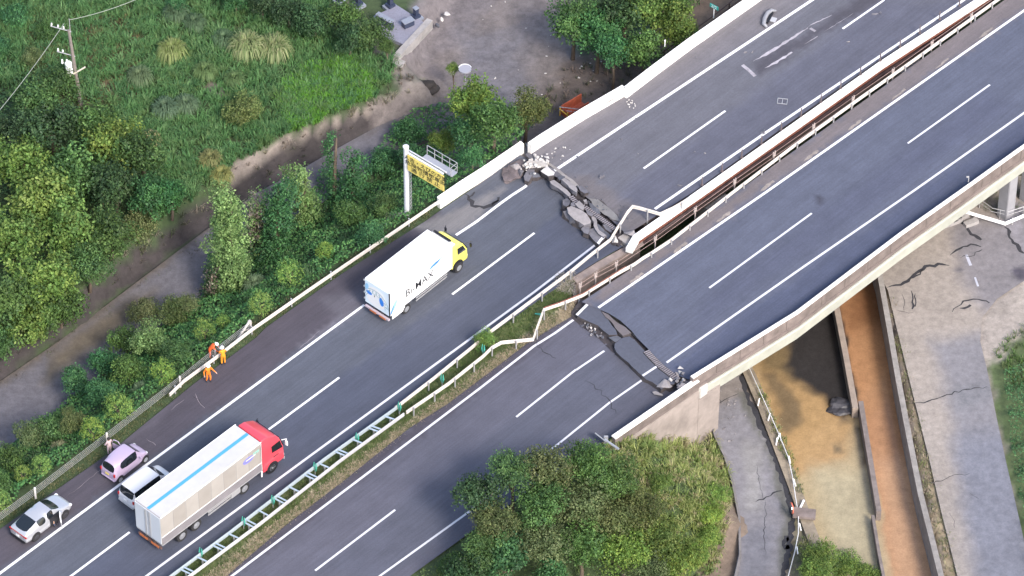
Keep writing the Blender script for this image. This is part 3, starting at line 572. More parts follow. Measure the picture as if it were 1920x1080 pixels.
for q_, (pl_, lb_) in enumerate([([(655, 540, .6), (700, 520, .75), (735, 545, .8), (725, 590, .6), (690, 610, .45), (655, 590, .4)], 'dark torn asphalt piece above the left corner of the largest slab'), ([(600, 395, .5), (640, 400, .6), (700, 455, .55), (720, 500, .5), (680, 500, .3), (620, 440, .3)], 'dark slab edge under the long narrow pale slab'),
    ([(820, 400, .75), (850, 385, .8), (915, 430, .75), (925, 460, .7), (890, 470, .65), (840, 440, .65)], 'dark broken slab between the pale slabs and the deck'), ([(925, 560, .8), (960, 575, .85), (1040, 640, .75), (1060, 690, .7), (1010, 680, .65), (950, 620, .65)], 'dark jagged strip of asphalt along the deck side of the toothed joint'),
    ([(900, 640, .85), (945, 660, .8), (985, 690, .7), (965, 720, .6), (915, 690, .7)], 'dark wedge of asphalt behind the largest slab'), ([(1000, 790, .55), (1040, 800, .6), (1100, 860, .5), (1085, 890, .45), (1040, 870, .45)], 'dark chunk below the toothed joint near the crumpled guardrail'), ([(1080, 800, .7), (1120, 800, .75), (1190, 860, .6), (1170, 890, .5), (1110, 850, .5)], 'dark slab against the lower end of the toothed joint'),
    ([(300, 250, .6), (345, 235, .65), (400, 260, .6), (420, 290, .4), (380, 300, .35), (320, 300, .3)], 'dark slab lying between the triangular slab and the white painted one')]):
    slab(Z5(pl_, .5), .4, M_slabd if q_ % 2 else mat('slab_mid', (.10, .10, .12), .9, noise=.3, nscale=3, bump=.5, bscale=12), lb_)
def rock(name, c, r, mt, label, cat='rubble', grp=None, sq=.6, seed=0, n=2):
    import bmesh
    bm = bmesh.new(); rg = random.Random(seed); ph = [rg.uniform(0, 6) for _ in range(6)]
    if n == 3: bmesh.ops.create_icosphere(bm, subdivisions=3, radius=1)
    else:
        for _ in range(9 if n == 1 else 15):
            v = Vector((rg.gauss(0, 1), rg.gauss(0, 1), rg.gauss(0, .8))).normalized()*rg.uniform(.75, 1.15); bm.verts.new(v)
        h_ = bmesh.ops.convex_hull(bm, input=bm.verts[:]); bmesh.ops.delete(bm, geom=[g for g in h_['geom_interior'] if isinstance(g, bmesh.types.BMVert)], context='VERTS')
    for v in bm.verts:
        k = 1+.22*math.sin(3*v.co.x+ph[0])*math.cos(2.5*v.co.y+ph[1])+.16*math.sin(5*v.co.z+ph[2]+4*v.co.x)+rg.uniform(-.09, .09)
        v.co *= (k if n == 3 else 1); v.co = Vector((v.co.x*r[0], v.co.y*r[1], v.co.z*(r[2] if len(r) > 2 else r[0]*sq)))
    me = bpy.data.meshes.new(name); bm.to_mesh(me); bm.free(); me.materials.append(mt)
    o = link(name, me); o.location = c; o.rotation_euler = (0, 0, rg.uniform(0, 6)); return tag(o, label, cat, grp)
rock('earth_clod', W(962, 323, .15), (1.05, .65, .35), mat('clod', (.12, .10, .105), .95, noise=.4, nscale=2, bump=1, bscale=5), 'brown rounded mound of earth pushed up at the end of the far wing wall', 'earth mound', seed=3, n=3)
rock('boulder', W(967, 313, .45), (.48, .34, .34), M_slabl, 'pale rounded block on top of the brown earth mound', 'boulder', seed=4)
rock('boulder', W(976, 323, .35), (.35, .25, .28), M_slab, 'smaller grey block against the right side of the brown mound', 'boulder', seed=5)
k = 0
wpile = MB()
for i in range(46):
    u = random.random(); px = 982+u*46+random.gauss(0, 4); py = 300-u*2+random.gauss(0, 7)+6; s = random.uniform(.08, .26)
    c = W(px, py, .55+random.uniform(0, .25)); rock('concrete_fragment', c, (s, s*.8, s*.6), M_conc, 'white crumbled concrete fragment in the pile where the far edge wall broke', 'fragment', 'white concrete fragments at the broken end of the far edge wall', seed=i, n=1)
for i in range(60):
    if random.random() < .45: px, py = random.gauss(1045, 22), random.gauss(290, 12)
    else:
        u = random.random(); px, py = 1075+u*120+random.gauss(0, 10), 352+u*62+random.gauss(0, 9)
    s = random.uniform(.05, .14); wh = random.random() < .45 and px < 1075
    sd = poly_sd(np.array([[px, py]]), [(1000, 322), (1020, 287), (1180, 190), (1400, 200), (1230, 400), (1180, 430)])[0]
    if sd < 2: continue
    rock('gravel_fragment', W(px, py, BZ+s*.3), (s, s*.8, s*.5), M_conc if wh else M_slabd, ('white chip of concrete scattered on the far deck near its broken end' if wh else 'dark chip of asphalt scattered on the far deck near its broken end'), 'fragment', 'white chips scattered on the far deck' if wh else 'dark chips scattered on the far deck', seed=i+100, n=1)
for i, (px, py, s, wh) in enumerate([(1128, 331, .3, 0), (1276, 346, .28, 0), (1430, 247, .34, 0), (1590, 77, .2, 1), (1398, 98, .2, 1), (1410, 97, .16, 1), (1303, 284, .16, 0), (1322, 287, .12, 1), (1306, 108, .14, 0), (1200, 62, .1, 1), (1640, 25, .3, 0), (1650, 24, .2, 0), (1165, 260, .14, 0), (1193, 222, .12, 0), (1196, 288, .1, 1)]):
    rock('debris', W(px, py, BZ+.05), (s, s*.6, s*.4), M_slab if not wh else M_slabl, ['grey lump lying just right of the broken end of the far deck', 'grey lump lying beside the long dash near the broken end', 'grey block on the inner white line of the far deck', 'pale lump lying below the last dash of the far deck', 'pale lump beside the white outer line near the scrape marks', 'smaller pale lump touching the one beside the white outer line', 'dark stain-like lump on the far deck between dash and inner line', 'small white chip right of the dark lump on the far deck', 'dark lump near the white outer wall, at the top of the far deck', 'white chip close to the outer wall', 'twisted grey piece above the last dash of the far deck', 'smaller grey piece beside the twisted one', 'dark lump below the outer white line', 'small dark lump beside the outer white line of the deck', 'white chip near the long dash of the far deck'][i], 'debris', seed=i+300, n=1)
for i in range(13):
    px, py = random.gauss(1180, 6), random.gauss(196, 4); 
    rock('concrete_fragment', W(px+3, py, BZ+.04), (.09, .07, .05), M_conc, 'white chip of concrete at the step between the two pieces of edge wall', 'fragment', 'white chips at the step in the far edge wall', seed=i+500, n=1)
# toothed steel joints
def comb(name, pts, z, label, w=.42):
    P = WL(pts, z); m = MB(); m.sweep(P, [(-w/2, -.1), (-w/2, 0), (w/2, 0), (w/2, -.1)], 0)
    for a, b in zip(P, P[1:]):
        n = int((b-a).length/.17); d = (b-a).normalized(); an = math.atan2(d.y, d.x)
        for i in range(n):
            c = a.lerp(b, (i+.5)/n); m.box((c.x, c.y, c.z+.02), (.085, w*.9, .05), an, 1)
    thing_mesh(m, name, [mat('joint_dark', (.025, .025, .03), .8), mat('joint_steel', (.26, .235, .25), .6, .3, noise=.2)], label, 'expansion joint', P[0])
comb('expansion_joint', [(1070, 368), (1083, 383), (1096, 388), (1116, 402), (1153, 430)], .62, 'buckled dark toothed steel joint running down the heap of slabs on the far road')
comb('expansion_joint', [(1211, 658), (1224, 672), (1240, 688), (1256, 700), (1272, 713)], .43, 'buckled toothed steel joint in the near road, next to the near parapet', .5)
# near road plates
bed('broken_road_bed', [(1071, 585), (1090, 560), (1130, 580), (1200, 640), (1290, 700), (1290, 722), (1255, 735), (1200, 706), (1150, 662), (1120, 632), (1090, 612), (1072, 596)], .03, .03)
G2 = 'lifted plates at the broken joint of the near road'
def plate(P, th, mt, label): return slab(P, th, mt, label, 'road plate', 'road_plate', G2)
M_pl = mat('plate_top', (.072, .078, .104), .88, noise=.12, nscale=4, bump=.3, bscale=30)
plate(Z6([(112, 257), (245, 112), (320, 185), (340, 232), (405, 305), (432, 350), (465, 385), (480, 430), (402, 432), (345, 388), (300, 345), (235, 318), (185, 296)], .36), .5, M_pl, 'blue-grey road plate nearest the median, with a piece of white line')
plate(Z6([(330, 212), (400, 245), (480, 320), (545, 355), (604, 408), (590, 420), (530, 440), (492, 402), (440, 330), (410, 295), (350, 240)], .418), .5, mat('tan_plate', (.12, .105, .11), .88, noise=.1, nscale=4, bump=.3, bscale=30), 'brownish pointed road plate between dark cracks, beside the deck')
plate(Z6([(455, 512), (530, 458), (590, 445), (640, 478), (700, 545), (740, 590), (800, 640), (850, 700), (900, 765), (960, 810), (1020, 860), (1000, 885), (930, 900), (885, 935), (800, 866), (712, 812), (650, 755), (585, 690), (520, 640), (470, 590), (452, 550)], .38), .55, M_pl, 'largest road plate, long and blue-grey, crossed by the outer white line')
plate(Z6([(398, 455), (470, 438), (500, 450), (520, 462), (462, 500), (430, 478)], .36), .4, M_slabd, 'small dark triangular plate between the two big plates')
m = MB(); P = Z6([(105, 250), (242, 112)], .38); m.sweep(P, [(-.1, .008), (.1, .008)], 0, closed=False); tag(thing_mesh(m, 'lane_line', M_paint, None, None, P[0]), kind='structure')
m = MB(); P = Z6([(712, 808), (858, 712)], .40); m.sweep(P, [(-.09, .008), (.09, .008)], 0, closed=False); tag(thing_mesh(m, 'lane_line', MATS['greyish_road_paint'], None, None, P[0]), kind='structure')
for i in range(34):
    u = random.random(); x, y = 170+u*180+random.gauss(0, 14), 340+u*110+random.gauss(0, 20); s = random.uniform(.05, .2)
    rock('rubble_piece', W(1060+x/4.911, 540+y/4.911, .12), (s, s*.7, s*.5), random.choice([M_conc, M_slabl, M_slabd, M_slabd, M_slab]), 'broken piece in the strip of rubble at the left edge of the near road plates', 'rubble', 'rubble at the left edge of the near road plates', seed=i+700, n=1)
for i in range(26):
    x, y = random.gauss(1075, 35), random.gauss(880, 45); s = random.uniform(.1, .3)
    rock('concrete_fragment', W(1060+x/4.911, 540+y/4.911, .5+random.uniform(-.2, .3)), (s, s*.8, s*.7), random.choice([M_conc, M_slabl, M_slab]), 'shattered concrete piece at the gap between the two near parapets', 'fragment', 'shattered concrete at the gap in the near parapet', seed=i+800, n=1)
rock('concrete_chunk', W(1247, 722, .35), (.62, .42, .4), M_slabl, 'big pale chunk of concrete leaning on the road side of the near parapet', 'concrete chunk', seed=40)
rock('concrete_chunk', W(1233, 738, .15), (.4, .2, .2), M_slabl, 'thin pale chunk of concrete left of the big chunk by the near parapet', 'concrete chunk', seed=41)
rock('concrete_chunk', W(1180, 440, .4), (.42, .5, .5), M_slabl, 'upright pale chunk at the broken end of the median kerb', 'concrete chunk', seed=42)
rock('concrete_chunk', W(1180, 455, -.1), (.5, .22, .2), M_conc, 'white chunk hanging over the dark gap below the broken kerb', 'concrete chunk', seed=43)
rock('concrete_chunk', W(1153, 450, .2), (.35, .35, .3), M_conc, 'pale chunk with a post stub beside the crumpled guardrail', 'concrete chunk', seed=44)
rock('boulder', W(1577, 766, -7.3), (.75, .95, .45), mat('wet_rock', (.05, .048, .055), .5, noise=.3, nscale=2), 'dark wet boulder in the tan pool beside the dividing wall', 'boulder', seed=47, n=3)
for i in range(26):
    px, py = random.gauss(1372, 16), random.gauss(790, 38)
    if poly_sd(np.array([[px, py]]), RL)[0] < 8: continue
    s = random.uniform(.06, .26)
    rock('concrete_fragment', W(px, py, -5.46), (s, s*.7, s*.35), M_slabl, 'pale fragment fallen on the left river lane below the abutment', 'fragment', 'fragments fallen on the left river lane', seed=i+900, n=1)
for i, (px, py) in enumerate([(1790, 415), (1802, 407), (1820, 418), (1780, 418)]): 
    m = MB(); P = WL([(px-14, py-2), (px+10, py-12), (px+16, py-4), (px-8, py+5)], -5.2); m.prism(P, .3); thing_mesh(m, 'pavement_slab', M_conc4, ['tilted pavement slab under the near bridge at the top of the cracked road, left one', 'tilted pavement slab at the head of the cracked road, uppermost', 'tilted pavement slab right of the others below the white guardrail', 'flat pavement slab lowest and nearest the bridge girder'][i], 'slab', P[0])
# things lying on the far deck
cb = empty('car_bumper', W(1440, 36, BZ), 1.2, 'torn-off grey car bumper lying on the shoulder near the top of the far deck', 'car bumper')
m = MB(); m.tube([(-1.0, -.25, .12), (-.85, .05, .2), (-.3, .18, .25), (.4, .18, .25), (.85, .02, .2), (1.0, -.3, .12)], [.1, .16, .16, .17, .15, .08], 8); m.build('bumper_shell', mat('bumper_grey', (.24, .245, .27), .4), cb, smooth=True)
m = MB(); m.box((.1, -.1, .12), (1.3, .2, .12)); m.build('inner_beam', M_black, cb)
m = MB(); m.box((-.05, -.45, .14), (.5, .42, .06)); m.build('torn_panel', mat('torn_grey', (.4, .4, .42), .5), cb)
m = MB(); q = W(1467, 190, BZ+.02); 
for dx, dy, a, b_ in [(0, .28, .75, .05), (0, -.28, .75, .05), (-.36, 0, .05, .56), (.36, 0, .05, .56), (0, 0, .05, .56)]: m.box((dx, dy, .02), (a, b_, .04))
o = m.build('metal_frame', M_rail); o.location = q; o.rotation_euler = (0, 0, -.15); tag(o, 'small flat rectangular metal frame lying in the middle of the far deck', 'metal frame')

# ------------------------------------------------------------------ guardrails and fences
WPROF = [(-.04, .0), (.04, .06), (-.01, .14), (.04, .24), (-.04, .32), (-.06, .32), (-.03, .24), (-.07, .14), (-.02, .06), (-.06, .0)]
def along(P, step, off=0):
    out = []; d = off
    for a, b in zip(P, P[1:]):
        L = (b-a).length
        while d < L: out.append((a.lerp(b, d/L), (b-a).normalized())); d += step
        d -= L
    return out
def guardrail(name, pts, z, topz, label, cat='guardrail', pstep=4, mt=None, postmt=None, side=.14, poff=1, group=None, rusttop=False):
    """pts = top edge of the beam in the photo at height topz"""
    P = [W(p[0], p[1], (p[2] if len(p) > 2 else topz)) for p in pts]; r = wroot(name, (P[0].x, P[0].y, z), label, cat, group)
    m = MB(); m.sweep([p-Vector((0, 0, .33)) for p in P], [(a*1.0, b) for a, b in WPROF]); m.build('rail', mt or M_railc, r)
    if rusttop: m = MB(); m.sweep([p-Vector((0, 0, .01)) for p in P], [(-.09, 0), (-.09, .035), (.0, .035), (.0, 0)]); m.build('rusty_top_edge', M_rust, r)
    for p, d in along(P, pstep, poff):
        n = Vector((d.y, -d.x, 0)).normalized()*side; m = MB()
        m.cyl((p.x+n.x, p.y+n.y, (z+p.z-.02)/2), .057, p.z-.02-z, n=8); m.cyl((p.x+n.x, p.y+n.y, p.z-.0), .065, .03, n=8)
        m.build('post', postmt or M_rail, r, smooth=False)
    return r
guardrail('guardrail', [(318, 738), (345, 712), (405, 668), (472, 616), (590, 534), (740, 432), (815, 381), (832, 371)], 0, .78, 'long cream guardrail on the far shoulder, between the workers and the white wall', pstep=3.9, side=-.16, poff=.8, rusttop=False)
# the cable fence
cf = wroot('cable_fence', W(0, 985, 0), 'steel cable fence with white posts along the grass verge behind the parked cars', 'cable fence')
ctop = [(-200, 1106), (-60, 1006), (65, 915), (200, 812), (337, 706), (400, 656), (468, 604)]
for k in range(5):
    m = MB(); P = WL(ctop, .95); m.tube([p-Vector((0, 0, .16*k)) for p in P], .011, 4); m.build('cable', M_rail, cf)
for px, py in [(-60, 1006), (65, 915), (200, 812), (337, 706)]:
    p = W(px, py, 1.02); m = MB(); m.cyl((p.x, p.y, .5), .075, 1.06, n=10); m.box((p.x, p.y-.09, .65), (.10, .05, .66)); m.build('post', mat('post_white', (.62, .60, .58), .6, noise=.15), cf)
p = W(468, 602, 1.0); m = MB(); dv = Vector((-math.cos(ROADANG), -math.sin(ROADANG), 0))
m.box((p.x, p.y, .5), (.2, .2, 1.05), ROADANG); q = p+dv*1.3; m.tube([(p.x, p.y, 1.0), (q.x, q.y, 0)], .09, 6); q = p+dv*.9; m.tube([(p.x, p.y-.1, .35), (q.x, q.y, .55)], .05, 6); m.build('end_anchor', mat('anchor', (.45, .43, .41), .7, noise=.2), cf)
m = MB(); p = W(404, 668, .3); m.box((p.x, p.y, .45), (.12, .12, .9)); o_ = m.build('spacer', M_rail, cf)
# median rails: ladder of two beams
far_b = [(-60, 1370), (100, 1247), (325, 1075), (430, 997), (607, 860), (744, 762)]; near_b = [(-60, 1404), (120, 1267), (353, 1080), (490, 978), (640, 860), (758, 774)]
lad = wroot('median_guardrail', W(340, 1080, 0), 'double median guardrail like a ladder, with pale blue cross struts between its two beams', 'guardrail')
Pf, Pn = WL(far_b, .8), WL(near_b, .8)
m = MB(); m.sweep([p-Vector((0, 0, .33)) for p in Pf], WPROF); m.build('far_rail', mat('blue_white_rail', (.30, .35, .37), .4, .2, noise=.08), lad)
m = MB(); m.sweep([p-Vector((0, 0, .33)) for p in Pn], WPROF); m.build('near_rail', M_rail, lad)
def atx(P, px_pts, x):
    for (a, pa), (b, pb) in zip(zip(px_pts, P), zip(px_pts[1:], P[1:])):
        if a[0] <= x <= b[0]: return pa.lerp(pb, (x-a[0])/(b[0]-a[0]))
    return P[-1]
M_strut = mat('pale_blue_strut', (.34, .42, .50), .45, .1)
xs_ = [338, 369, 398, 428, 456, 484, 513, 541, 570, 598, 628, 660, 690, 721]
for i, x in enumerate(xs_):
    a = atx(Pf, far_b, x); b = atx(Pn, near_b, x+21); m = MB()
    a = a-Vector((0, 0, .1)); b = b-Vector((0, 0, .1)); m.tube([a, b], .065, 6)
    if i % 2 == 0: dd = Vector((math.cos(ROADANG), math.sin(ROADANG), 0))*.28; m.tube([a+dd, b+dd], .065, 6)
    m.build('cross_strut', M_strut, lad)
    c = a.lerp(b, .5); m = MB(); m.cyl((c.x, c.y, .33), .07, .7, n=8); m.build('post', M_rail, lad)
def gpost(px, py, label, h=.95):
    """green delineator: two slim leaves on a stem"""
    p = W(px, py, .1); r = empty('delineator', (p.x, p.y, 0), ROADANG, label, 'delineator', 'teal reflector posts in the median')
    m = MB(); m.cyl((0, 0, h*.35), .03, h*.7, n=6); m.build('stem', M_rail, r)
    for s in (-1, 1): m = MB(); m.tube([(.02, s*.05, h*.4), (0, s*.12, h*.8), (.02, s*.09, h*1.25)], [.05, .07, .03], 6); m.build('blade', M_green, r)
for (px, py, lb) in [(377, 1048, 'teal reflector post in the ladder guardrail nearest the bottom edge of the photo'), (457, 990, 'teal reflector post in the ladder guardrail below the red truck, second from the bottom'), (512, 950, 'teal reflector post in the ladder guardrail, third from the bottom'), (591, 888, 'teal reflector post in the ladder guardrail right of the red truck cab'), (670, 833, 'teal reflector post in the ladder guardrail, third from its upper end'), (667+4, 833, None), (749, 775, 'teal reflector post where the ladder struts end'), (829, 722, 'teal reflector post on the open grass between the two median rails'), (906, 667, 'teal reflector post beside the small median bush')]:
    if lb: gpost(px, py, lb)
p = W(1003, 588, .15); m = MB(); m.tube([(0, 0, 0), (.5, -.15, .05)], [.04, .1], 6); thing_mesh(m, 'fallen_delineator', M_green, 'teal reflector lying flat on the median grass', 'delineator', Vector((0, 0, 0))).location = p
guardrail('median_guardrail', [(741, 763), (811, 709), (884, 650), (923, 617), (1070, 507), (1110, 474), (1145, 447), (1158, 425, .9), (1167, 412, 1.0), (1176, 397, 1.2), (1186, 385, 1.5), (1200, 388, 1.5), (1238, 399, 1.3), (1262, 388, 1.1), (1300, 366, 1.0)], 0, .8, 'far median guardrail folded up into a sharp peak over the broken joint', pstep=3.0, side=.1, poff=.3)
guardrail('median_guardrail', [(762, 771), (840, 718), (907, 665), (922, 650), (940, 640), (970, 637), (1000, 634), (1008, 610), (1020, 578), (1050, 568), (1093, 551), (1157, 511), (1190, 493), (1207, 481), (1222, 472), (1260, 447), (1300, 416), (1380, 354), (1493, 268), (1603, 189), (1713, 111), (1873, -4), (1960, -66)], .05, .85, 'near median guardrail, bent into a zigzag on the grass', pstep=2.0, side=.1, poff=.6, rusttop=False)
m = MB(); P = [W(p[0], p[1], .86) for p in [(1020, 578), (1050, 568), (1093, 551), (1157, 511), (1175, 500)]]; m.sweep(P, [(-.10, -.05), (-.10, .02), (-.03, .02), (-.03, -.05)]); m.build('rust_band', M_rust, COL.objects['median_guardrail.002'] if 'median_guardrail.002' in COL.objects else None)
# railing with wires beside the gap
rl = wroot('gap_railing', W(1088, 553, .4), 'thin two-wire railing with paired posts standing in the gap beside the near deck', 'railing')
tops = [(1088, 530), (1117, 511), (1156, 490), (1229, 442), (1304, 388), (1378, 335), (1452, 284), (1526, 232), (1600, 180), (1675, 128), (1748, 76), (1822, 24), (1896, -28)]
for k in (0, .42): 
    P = WL(tops, 1.25); 
    m = MB(); m.tube([p-Vector((0, 0, .12+k)) for p in P], .016, 4); m.build('wire', mat('pink_rust_rail', (.33, .23, .21), .6, noise=.2), rl)
for px, py in tops:
    p = W(px, py, 1.25)
    m = MB(); 
    for s in (-.10, .10): m.box((p.x+s*math.cos(ROADANG), p.y+s*math.sin(ROADANG), 1.0), (.06, .07, .5), ROADANG)
    m.box((p.x, p.y, 1.08), (.24, .06, .07), ROADANG); m.box((p.x, p.y, .86), (.24, .06, .07), ROADANG); m.box((p.x, p.y, .45), (.07, .07, .95), ROADANG); m.build('post', mat('pale_post', (.42, .36, .34), .6, noise=.2), rl)
# fallen white railing along the river lane
fr = wroot('riverside_rail', W(1415, 720, -5.4), 'fallen thin white rail with short white post stubs on the mossy river wall', 'railing')
P = WL([(1392, 662), (1412, 706), (1440, 768), (1462, 818), (1478, 858), (1486, 895), (1492, 935), (1497, 965), (1497, 1000), (1490, 1035), (1478, 1080), (1470, 1120)], -5.0)
m = MB(); m.tube(P, .036, 6); m.build('rail', mat('chalky_rail', (.6, .6, .6), .6), fr)
for px, py, dx in [(1424, 752, -3), (1444, 780, -4), (1461, 820, -5), (1462, 817, 2), (1457, 826, -2), (1479, 860, 3), (1488, 903, 4), (1499, 986, 3), (1494, 1030, 2)]:
    a = W(px, py-5, -5.0); b_ = W(px+dx, py+9, -5.2); m = MB(); m.tube([a, b_], .05, 6); m.build('post', M_white, fr)
m = MB(); m.tube(WL([(1507, 938), (1500, 953)], -5.1), .08, 6); m.build('post', M_white, fr)
mr = empty('traffic_mirror', W(1487, 966, -5.3), 0, 'round traffic mirror with a red rim leaning over the left river lane', 'traffic mirror')
m = MB(); m.tube([(0, 0, 0), (-.05, .05, .9)], .04, 6); m.build('pole', M_orl, mr)
T = Matrix.Translation((-.12, 0, .75))@Matrix.Rotation(math.radians(12), 4, 'Z'); m = MB(); m.cyl((0, 0, 0), .42, .07, 'X', 20, 0, T); m.build('rim', mat('red_rim', (.62, .16, .10), .4), mr)
m = MB(); m.cyl((-.045, 0, 0), .34, .03, 'X', 20, 0, T); m.build('mirror_face', mat('mirror', (.7, .7, .7), .05, 1), mr)
# white barrier and pipe fence at the right edge
wb = guardrail('guardrail', [(1798, 391), (1885, 417), (1925, 400), (2000, 368)], -5.5, -4.85, 'white guardrail bent at an angle at the right edge, above the cracked road', pstep=4, mt=M_white, side=-.1, poff=.4)
pf = wroot('pipe_fence', W(1830, 380, -5.5), 'thin pipe fence behind the white guardrail at the right edge', 'fence')
P = WL([(1836, 372), (1860, 390), (1890, 397), (1925, 386), (1990, 350)], -4.6)
m = MB(); m.tube(P, .035, 6); m.tube([p-Vector((0, 0, .35)) for p in P], .025, 6); m.build('rail', M_rail, pf)
for p, d in along(P, 1.9, .1): m = MB(); m.cyl((p.x, p.y, -5.05), .04, .95, n=6); m.build('post', M_rail, pf)
# dark fence behind the far edge wall, top
df = wroot('pipe_fence', W(1290, 70, -3), 'dark rusty pipe fence on the ground behind the far edge wall near the top edge', 'fence')
P = WL([(1240, 100), (1290, 64), (1340, 28), (1380, -4), (1440, -45)], -2.2); m = MB(); m.tube(P, .045, 6); m.tube([p-Vector((0, 0, .5)) for p in P], .035, 6); m.build('rail', mat('dark_rust', (.06, .035, .03), .7), df)
for p, d in along(P, 1.9, .3): m = MB(); m.cyl((p.x, p.y, p.z-1.1), .045, 2.3, n=6); m.build('post', MATS['dark_rust'], df)
# orange trough / barrier beside the far wall
ob = empty('steel_hopper', W(1078, 208, -3.6), ROADANG-.1, 'rust-orange open steel box with a yellow end frame, half hidden by the far edge wall', 'steel box')
m = MB(); m.box((0, .55, .55), (2.6, .08, 1.1)); m.box((0, -.55, .4), (2.6, .08, .8)); m.box((-1.3, 0, .45), (.08, 1.1, .9)); m.box((0, 0, .05), (2.6, 1.1, .1)); m.build('box_shell', mat('rust_orange', (.38, .09, .045), .7, noise=.25, nscale=2), ob)
m = MB(); 
for y in (-.6, .5): m.box((-1.5, y, .5), (.09, .09, 1.2))
m.box((-1.5, -.05, .75), (.09, 1.1, .08)); m.build('yellow_frame', mat('yellow_frame', (.72, .42, .05), .5), ob)
m = MB(); m.tube([(-1.6, .5, 1.15), (.0, -1.4, 1.1)], .04, 6); m.tube([(-1.6, .5, .75), (.0, -1.4, .7)], .04, 6); m.build('handrail', M_rail, ob)

ob.scale = (.78, .78, .78)
# ------------------------------------------------------------------ signs and poles
TXTN = [0]
def text_mesh(s, size, mt, parent, T, name='lettering', ext=.004, sx=1):
    c = bpy.data.curves.new('t', 'FONT'); c.body = s; c.size = size; c.align_x = 'CENTER'; c.align_y = 'CENTER'; c.extrude = ext; c.resolution_u = 2; c.offset = .002
    o = bpy.data.objects.new('t', c); COL.objects.link(o); bpy.context.view_layer.update()
    me = bpy.data.meshes.new_from_object(o.evaluated_get(bpy.context.evaluated_depsgraph_get())); COL.objects.unlink(o); bpy.data.objects.remove(o)
    me.transform(T@Matrix.Diagonal((sx, 1, 1, 1))); me.materials.clear(); me.materials.append(mt); return link(name, me, parent)
# yellow overhead sign: pole base, arm towards lower right
zb = -.35; pb = W(763, 405, zb)
sg = empty('overhead_sign', pb, 0, 'tall pale pole with a yellow Japanese warning board, beside the white wing wall', 'road sign')
hgt = 6.9
m = MB(); m.tube([(0, 0, 0), (0, 0, hgt)], [.21, .19], 14); m.cyl((0, 0, hgt+.04), .23, .1, n=14); m.build('pole', mat('pale_pole', (.62, .63, .68), .4, .1), sg, smooth=False)
m = MB(); m.box((0, 0, .06), (.9, .9, .14)); m.box((-.9, -.3, -.1), (1.3, 1.3, .2)); m.build('base_block', M_conc4, sg)
a0 = W(766, 291, zb+hgt-.45)-pb; a1 = W(832, 330, zb+hgt-.45)-pb; ad = (a1-a0).normalized(); sang = math.atan2(ad.y, ad.x); L = (a1-a0).length
R = Matrix.Translation((0, 0, hgt-.45))@Matrix.Rotation(sang, 4, 'Z')
L = 4.4 if L > 5.5 or L < 3 else L+.2
m = MB(); m.tube([R@Vector((0, 0, 0)), R@Vector((L, 0, 0))], .09, 8); m.tube([R@Vector((0, .35, -.12)), R@Vector((L, .35, -.12))], .06, 6); m.build('arm', MATS['pale_pole'], sg)
bT = R@Matrix.Translation((.25+L/2, -.16, -.75))
m = MB(); m.box((0, 0, 0), (L-.1, .06, 1.5), 0, 0, bT); m.build('board', M_yel, sg)
fr_ = bT@Matrix.Translation((0, -.036, 0))@Matrix.Rotation(math.radians(90), 4, 'X')
for s, dy, sz, sx in [('人吉・えびの方面', .45, .46, 1.1), ('危険物積載車両', 0, .46, 1.2), ('通 行 禁 止', -.45, .46, 1.25)]:
    text_mesh(s, sz, mat('sign_black', (.02, .02, .02), .5), sg, fr_@Matrix.Translation((0, dy, 0)), sx=sx)
m = MB()
for k in range(2):
    h0 = .15+.45*k+.1
    m.tube([R@Vector((1.2, .95, h0)), R@Vector((L+.5, .95, h0)), R@Vector((L+.5, .25, h0))], .028, 5)
for q in np.linspace(1.2, L+.5, 5): m.tube([R@Vector((q, .95, -.15)), R@Vector((q, .95, .7))], .028, 5)
m.tube([R@Vector((L+.5, .25, -.15)), R@Vector((L+.5, .25, .7))], .028, 5); m.build('catwalk_railing', M_rail, sg)
m = MB(); m.box((1.2+(L-.7)/2, .62, -.2), (L-.6, .62, .05), 0, 0, R); m.build('catwalk_floor', mat('grating', (.35, .36, .40), .6, .3), sg)
m = MB()
for y in (-.18, .18): m.tube([(.30+y*.3, y, .5), (.30+y*.3, y, hgt-.6)], .02, 4)
for q in np.arange(.6, hgt-.6, .35): m.tube([(.25, -.18, q), (.35, .18, q)], .014, 4)
m.build('ladder', M_rail, sg)
# utility pole
ub = W(152, 197, H(*W(152, 197, -2.4).to_2d())); tp = W(140, 88, ub.z+7.2)
up_ = empty('utility_pole', ub, 0, 'leaning grey utility pole with white insulators and two white transformer cans in the upper left', 'utility pole')
lean = Vector((-.5, .2, 0)); hh = 7.4
m = MB(); m.tube([(0, 0, -.3), lean+Vector((0, 0, hh))], [.17, .11], 10); m.build('pole', mat('pole_concrete', (.20, .175, .16), .85, noise=.2, nscale=3), up_)
top = lean+Vector((0, 0, hh)); m = MB(); m.tube([top-Vector((-.12, 0, 1.6)), top+Vector((.1, 0, 1.1))], .035, 6); m.build('top_rod', M_rail, up_)
for nm, z_, ln_, a_ in (('crossarm', hh-.1, 1.5, 2.75), ('crossarm', hh*.66, 1.3, 2.75)):
    c = lean*(z_/hh)+Vector((0, 0, z_)); d_ = Vector((math.cos(a_), math.sin(a_)*.6, .12)); arm = MB(); arm.tube([c-d_*.2, c+d_*ln_], .04, 6); ao = arm.build(nm, M_rail, up_)
    for q in ((.95, .6, .3) if z_ > 6 else (.95, .65)):
        m = MB(); e = c+d_*ln_*q+Vector((.03, 0, .12)); m.tube([e, e+Vector((0, 0, .18))], [.07, .05], 8); m.build('insulator', M_white, ao)
for k, q in enumerate((.45, .15)):
    c = lean*.6+Vector((-.85+.35*k, -.1, hh*.62-.35)); m = MB(); m.tube([c, c+Vector((0, 0, .35))], [.09, .06], 8); m.build('bushing', M_white, up_)
